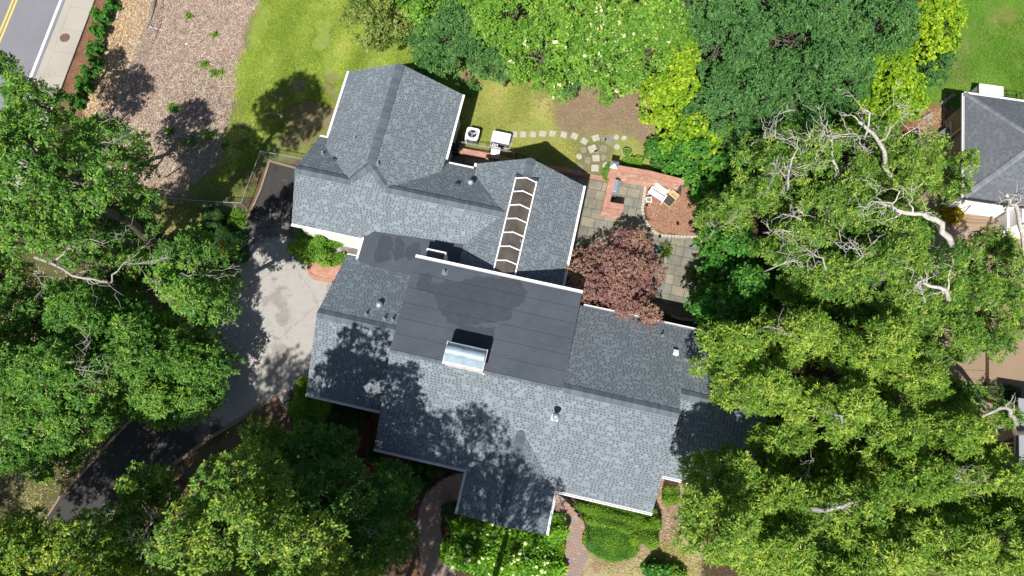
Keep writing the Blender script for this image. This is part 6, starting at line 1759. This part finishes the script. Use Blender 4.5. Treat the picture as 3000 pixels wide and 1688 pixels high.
tree("flowering_tree", "light green crown between two blossoming trees", 1400, 60, 80, 80, 8, 4, 'flower', 1.1, group=G3)
tree("evergreen_tree", "dark green crown filling the wood above the dead white forks", 2250, 380, 110, 80, 8, 4, 'dark', 1.2, group=G3)
tree("evergreen_tree", "dark green crown right of the dead white forks", 2460, 230, 100, 100, 8.5, 4, 'dark', 1.2, group=G3, tone=.05)
tree("ivy_tree", "yellow green ivy clump among dark trees near the gap", 2500, 330, 70, 50, 6, 3, 'ivy', 1.0, group=G3)
tree("ivy_tree", "yellow green ivy clump below the dark wood left of the forks", 2110, 420, 70, 60, 5.5, 3, 'ivy', 1.0, group=G3)
tree("fig_tree", "dark broad leaved crown in the hollow left of the white forks", 2170, 500, 90, 80, 6, 3.5, 'fig', 1.0, group=G4)
tree("laurel_tree", "yellow green crown between the white forks and the patio", 2210, 590, 95, 75, 10, 4, 'willow', 1.0, group=G4, gap=.08)
tree("fig_tree", "dark understorey tree in the shaded hollow by the patio chair", 2270, 830, 110, 75, 5, 3.5, 'fig', 1.0, group=G4, tone=-.1)
tree("fig_tree", "dark understorey tree behind the large leaved roof end tree", 2400, 880, 120, 60, 6, 3.5, 'fig', .9, group=G4, tone=-.1)
tree("laurel_tree", "yellow green crown right of the patio hollow", 2420, 820, 120, 70, 10.5, 4, 'willow', 1.0, group=G4, gap=.08)
tree("laurel_tree", "yellow green crown at the near edge of the tan court", 2680, 900, 110, 80, 10.5, 4, 'willow', 1.0, group=G4, gap=.08)
tree("laurel_tree", "yellow green crown above the tan court's lower end", 2660, 1120, 110, 85, 11, 4, 'laurel', 1.1, group=G4, tone=.03)
tree("laurel_tree", "yellow green crown filling the centre of the lower wood", 2600, 1270, 130, 90, 11.5, 4, 'laurel', 1.1, group=G4, tone=.02)
tree("laurel_tree", "yellow green crown below the roof end, over the dark hollow", 2290, 1290, 100, 65, 9.5, 3.5, 'laurel', 1.0, group=G4, tone=-.05)
tree("laurel_tree", "yellow green crown between the hollow and the dry lawn", 2270, 1460, 110, 85, 11, 4, 'laurel', 1.1, group=G4, tone=.05)
tree("laurel_tree", "crown cut by the right edge in the lower wood", 3020, 1480, 90, 100, 11.5, 4, 'laurel', 1.1, group=G4)
tree("laurel_tree", "crown at the bottom edge left of the lower right corner", 2420, 1690, 120, 60, 11.5, 4, 'laurel', 1.1, group=G4)
tree("fig_tree", "dark understorey crown below the lichened limb", 2480, 1570, 200, 120, 5, 3.5, 'fig', .8, group=G4, tone=-.15)
tree("fig_tree", "dark understorey crown under the lower right trees", 2750, 1480, 200, 120, 5, 3.5, 'fig', .8, group=G4, tone=-.15)
tree("fig_tree", "dark understorey crown under the middle of the right wood", 2500, 700, 200, 110, 5, 3.5, 'fig', .8, group=G4, tone=-.15)
tree("birch_tree", "bright crown cut by the bottom edge below the lower drive", 330, 1705, 130, 60, 11, 4, 'bright', 1.0, group=G2, tone=.08)
tree("birch_tree", "bright crown cut by the bottom edge right of the bare white stem", 530, 1690, 120, 70, 12, 4, 'bright', 1.0, group=G2, tone=.06)
tree("birch_tree", "bright crown cut by the bottom edge in mid group", 730, 1660, 130, 90, 13, 4, 'bright', 1.0, group=G2, tone=.06)
tree("birch_tree", "bright crown cut by the bottom edge left of the dark path", 950, 1670, 130, 80, 12, 4, 'bright', 1.0, group=G2, tone=.03)
tree("birch_tree", "light green crown beside the pale forked tree, towards the ivy mound", 790, 1440, 80, 80, 13, 4, 'bright', 1.0, group=G2, tone=.03, base=(950, 1450))
tree("laurel_tree", "green crown over the tan court between its two dark leaved trees", 2840, 850, 80, 60, 9.5, 3.5, 'willow', .8, group=G4, gap=.15)
tree("laurel_tree", "yellow green crown hanging over the lower tan court", 2890, 1010, 70, 50, 9, 3, 'willow', .8, group=G4, gap=.15, tone=-.05)
# trees standing below the frame; their shadows fall over the roofs
def wtree(label, x, y, a, zt, th, dens=.8, gap=.1):
    C = Vector((x, y, zt - .4 * th)); ct, st = math.cos(TILT), math.sin(TILT)
    Z = C.z - CAM_H; yc = ct * C.y + st * Z; zc = -st * C.y + ct * Z
    px, py = 1500 + FPX * C.x / -zc, 844 - FPX * yc / -zc
    sc = (W(px + 1, py, C.z) - W(px, py, C.z)).length
    return tree("oak_tree", label, px, py, a / sc, a / sc, zt, th, 'oak', dens, group="tall oaks beyond the bottom edge", gap=gap)
wtree("tall oak outside the bottom edge, its shadow on the left roof", -14.2, -8.0, 4.8, 22, 6, .44, .14)
wtree("tall oak outside the bottom edge, its shadow on the middle roof", -8.6, -7.8, 4.2, 20.5, 5, .42, .14)
wtree("tall oak outside the bottom edge, its shadow on the porch roof", -1.9, -8.0, 2.6, 16.5, 4, .42, .2)
wtree("tall oak outside the bottom edge, its shadow on the dark path", -7.2, -11.2, 3.2, 19, 5, .8, .1)
wtree("tall oak outside the lower left corner, its shadow on the drive bend", -22.5, -5.5, 3.6, 15, 5, .9, .1)
wtree("tall oak outside the bottom edge, its shadow beside the chimney", -4.9, -7.2, 3.2, 20.5, 5, .38, .18)
wtree("oak beyond the lower left corner shading the lower verge", -30.5, -9.5, 2.8, 13, 4, .6, .2)
wtree("oak beyond the left edge shading the upper verge", -32.0, -5.5, 3.0, 13, 4, .6, .2)

# ------------------------------------------------------------------ loose litter on the bare soil
def litter(name, label, poly, n, L, w, mat, seed):
    rs = np.random.RandomState(seed)
    P = [tuple(W(*p)[:2]) for p in poly]
    xs, ys = [p[0] for p in P], [p[1] for p in P]
    X = rs.uniform(min(xs), max(xs), n * 3); Y = rs.uniform(min(ys), max(ys), n * 3)
    k_ = sdist(P, X, Y) > .1
    X, Y = X[k_][:n], Y[k_][:n]; n = len(X)
    a = rs.rand(n) * 6.28; l = L * (.4 + rs.rand(n) ** 2 * 1.4); ww = w * (.6 + .8 * rs.rand(n))
    z = .012 + .03 * rs.rand(n); dz = (rs.rand(n) - .3) * .05
    d = np.stack([np.cos(a), np.sin(a)], 1); s_ = np.stack([-d[:, 1], d[:, 0]], 1)
    V = np.empty((n, 4, 3))
    for i, (u, v) in enumerate(((-1, -1), (1, -1), (1, 1), (-1, 1))):
        V[:, i, 0] = X + d[:, 0] * u * l / 2 + s_[:, 0] * v * ww / 2
        V[:, i, 1] = Y + d[:, 1] * u * l / 2 + s_[:, 1] * v * ww / 2
        V[:, i, 2] = z + (dz if u > 0 else 0)
    V[:, :, 2] = np.maximum(V[:, :, 2], .012)
    me = bpy.data.meshes.new(name); me.vertices.add(n * 4); me.vertices.foreach_set("co", V.reshape(-1).astype(np.float32))
    me.loops.add(n * 4); me.loops.foreach_set("vertex_index", np.arange(n * 4, dtype=np.int32))
    me.polygons.add(n); me.polygons.foreach_set("loop_start", np.arange(0, n * 4, 4, dtype=np.int32)); me.polygons.foreach_set("loop_total", np.full(n, 4, dtype=np.int32))
    me.materials.append(M[mat]); me.update(calc_edges=True)
    tag(link(bpy.data.objects.new(name, me)), label, "litter", kind='stuff')
def littermat(name, a, b, c):
    n = NT(name, .95, .1); i = n.n("ShaderNodeNewGeometry").outputs["Random Per Island"]; n.color(n.ramp(i, [(0, a), (.6, b), (1, c)])); return n.m
M['chips'] = littermat("wood_chips", (.16, .115, .085), (.40, .30, .235), (.62, .52, .43))
M['bark_chip'] = littermat('bark_chips', (.16, .07, .045), (.28, .15, .10), (.42, .27, .2))
M['straw'] = littermat("dry_leaves", (.22, .13, .07), (.40, .28, .165), (.58, .47, .31))
litter("wood_chips", "pale wood chips and dead stalks on the bare lot", [(400, -30), (790, -30), (755, 20), (710, 110), (690, 300), (650, 460), (570, 550), (330, 550), (270, 470), (340, 300)], 22000, .24, .02, 'chips', 1)
litter("dry_leaves", "tan dry leaves on the bank beside the road", [(340, -30), (455, -30), (437, 60), (400, 150), (350, 300), (320, 350), (235, 345), (262, 240), (300, 120)], 7000, .14, .05, 'straw', 2)
litter("bark_chips", "brown bark chips in the courtyard bed", [(1892, 535), (2060, 550), (2100, 640), (2090, 688), (1966, 688), (1932, 680), (1898, 650), (1886, 600)], 1800, .07, .025, 'bark_chip', 3)
litter("pine_straw", "reddish pine straw by the neighbouring house", [(2700, 315), (2850, 310), (2830, 480), (2760, 480), (2680, 460), (2650, 400)], 3000, .2, .012, 'straw', 4)
litter("leaf_litter", "dead leaves on the dry lawn and bare earth", [(1920, 1390), (2050, 1400), (2060, 1690), (1730, 1690), (1730, 1650), (1860, 1630), (1930, 1560)], 1800, .06, .035, 'straw', 5)
litter("leaf_litter", "dead leaves on the shaded verges of the drive", [(300, 560), (700, 600), (690, 740), (560, 1000), (400, 1210), (120, 1530), (0, 1600), (0, 900)], 3500, .09, .04, 'chips', 6)
litter("dropped_leaves", "scattered pale leaves and twigs on the drive", [(760, 560), (900, 560), (900, 800), (760, 1150), (600, 1290), (400, 1420), (250, 1560), (200, 1480), (420, 1220), (640, 960), (700, 720)], 120, .07, .03, 'straw', 7)

# ------------------------------------------------------------------ grass blades on the lawns
def grass(label, poly, n, kd, seed, hole=()):
    rs = np.random.RandomState(seed)
    P = [tuple(W(*p)[:2]) for p in poly]
    xs, ys = [p[0] for p in P], [p[1] for p in P]
    X = rs.uniform(min(xs), max(xs), n * 3); Y = rs.uniform(min(ys), max(ys), n * 3)
    k_ = (sdist(P, X, Y) + .5 * wn2(X, Y, 1.3, seed + 50) + .3 * wn2(X, Y, 4, seed + 51)) > rs.rand(len(X)) * 1.0
    k_ &= (wn2(X, Y, 1.1, seed + 52) + .7 * wn2(X, Y, 3.1, seed + 53)) > -1.0 + .8 * rs.rand(len(X))
    for h in hole: k_ &= sdist([tuple(W(*p)[:2]) for p in h], X, Y) < 0
    X, Y = X[k_][:n], Y[k_][:n]
    N = rs.normal(size=(len(X), 3)) * .45 + np.array([0, 0, 1.0]); N /= np.linalg.norm(N, axis=1)[:, None]
    tn = np.clip(.45 + .22 * wn2(X, Y, 1.7, seed + 60) + .2 * wn2(X, Y, .6, seed + 61) + .15 * rs.normal(size=len(X)), 0, 1)
    o = leaf_mesh("grass", np.stack([X, Y, np.full(len(X), .0)], 1), N, kd, None, rs, 1.0, tn)
    tag(o, label, "grass", kind='stuff')
HOUSE = [(1023, 212), (1171, 190), (1358, 276), (1303, 473), (1391, 491), (1551, 469), (1711, 541), (1640, 860), (1100, 760), (850, 655), (865, 494), (936, 401)]
grass("bright yellow green grass of the lawn beside the tall gable", [(775, -60), (1300, -60), (1300, 230), (1100, 240), (1000, 420), (900, 460), (770, 440), (650, 555), (570, 555), (650, 470), (690, 330), (690, 220), (725, 110)], 40000, 'grass', 1, [HOUSE, [(830, 320), (900, 290), (985, 320), (975, 380), (900, 440), (840, 430)], [(845, 235), (900, 230), (895, 270), (850, 275)]])
grass("pale patchy grass of the back lawn", [(1370, 220), (1640, 220), (1640, 300), (1620, 370), (1700, 420), (1690, 500), (1560, 480), (1340, 440), (1340, 380)], 11000, 'grass_dry', 2, [HOUSE])
grass("short green grass of the neighbouring lawn", [(2580, 340), (2760, -100), (3100, -100), (3100, 330), (2830, 310), (2700, 315), (2640, 345)], 16000, 'grass_lush', 3)
grass("dry tufts on the lawn at the bottom edge", [(1735, 1640), (1870, 1630), (1940, 1560), (2060, 1560), (2060, 1700), (1720, 1700)], 1800, 'grass_dry', 4)
grass("thin grass on the shaded verge of the drive", [(0, 1380), (200, 1300), (330, 1250), (400, 1205), (130, 1520), (0, 1640)], 2500, 'grass_dry', 5)
grass("shaded grass inside the wire fence", [(340, 565), (700, 600), (690, 700), (560, 680), (400, 640)], 5000, 'grass_dry', 6)
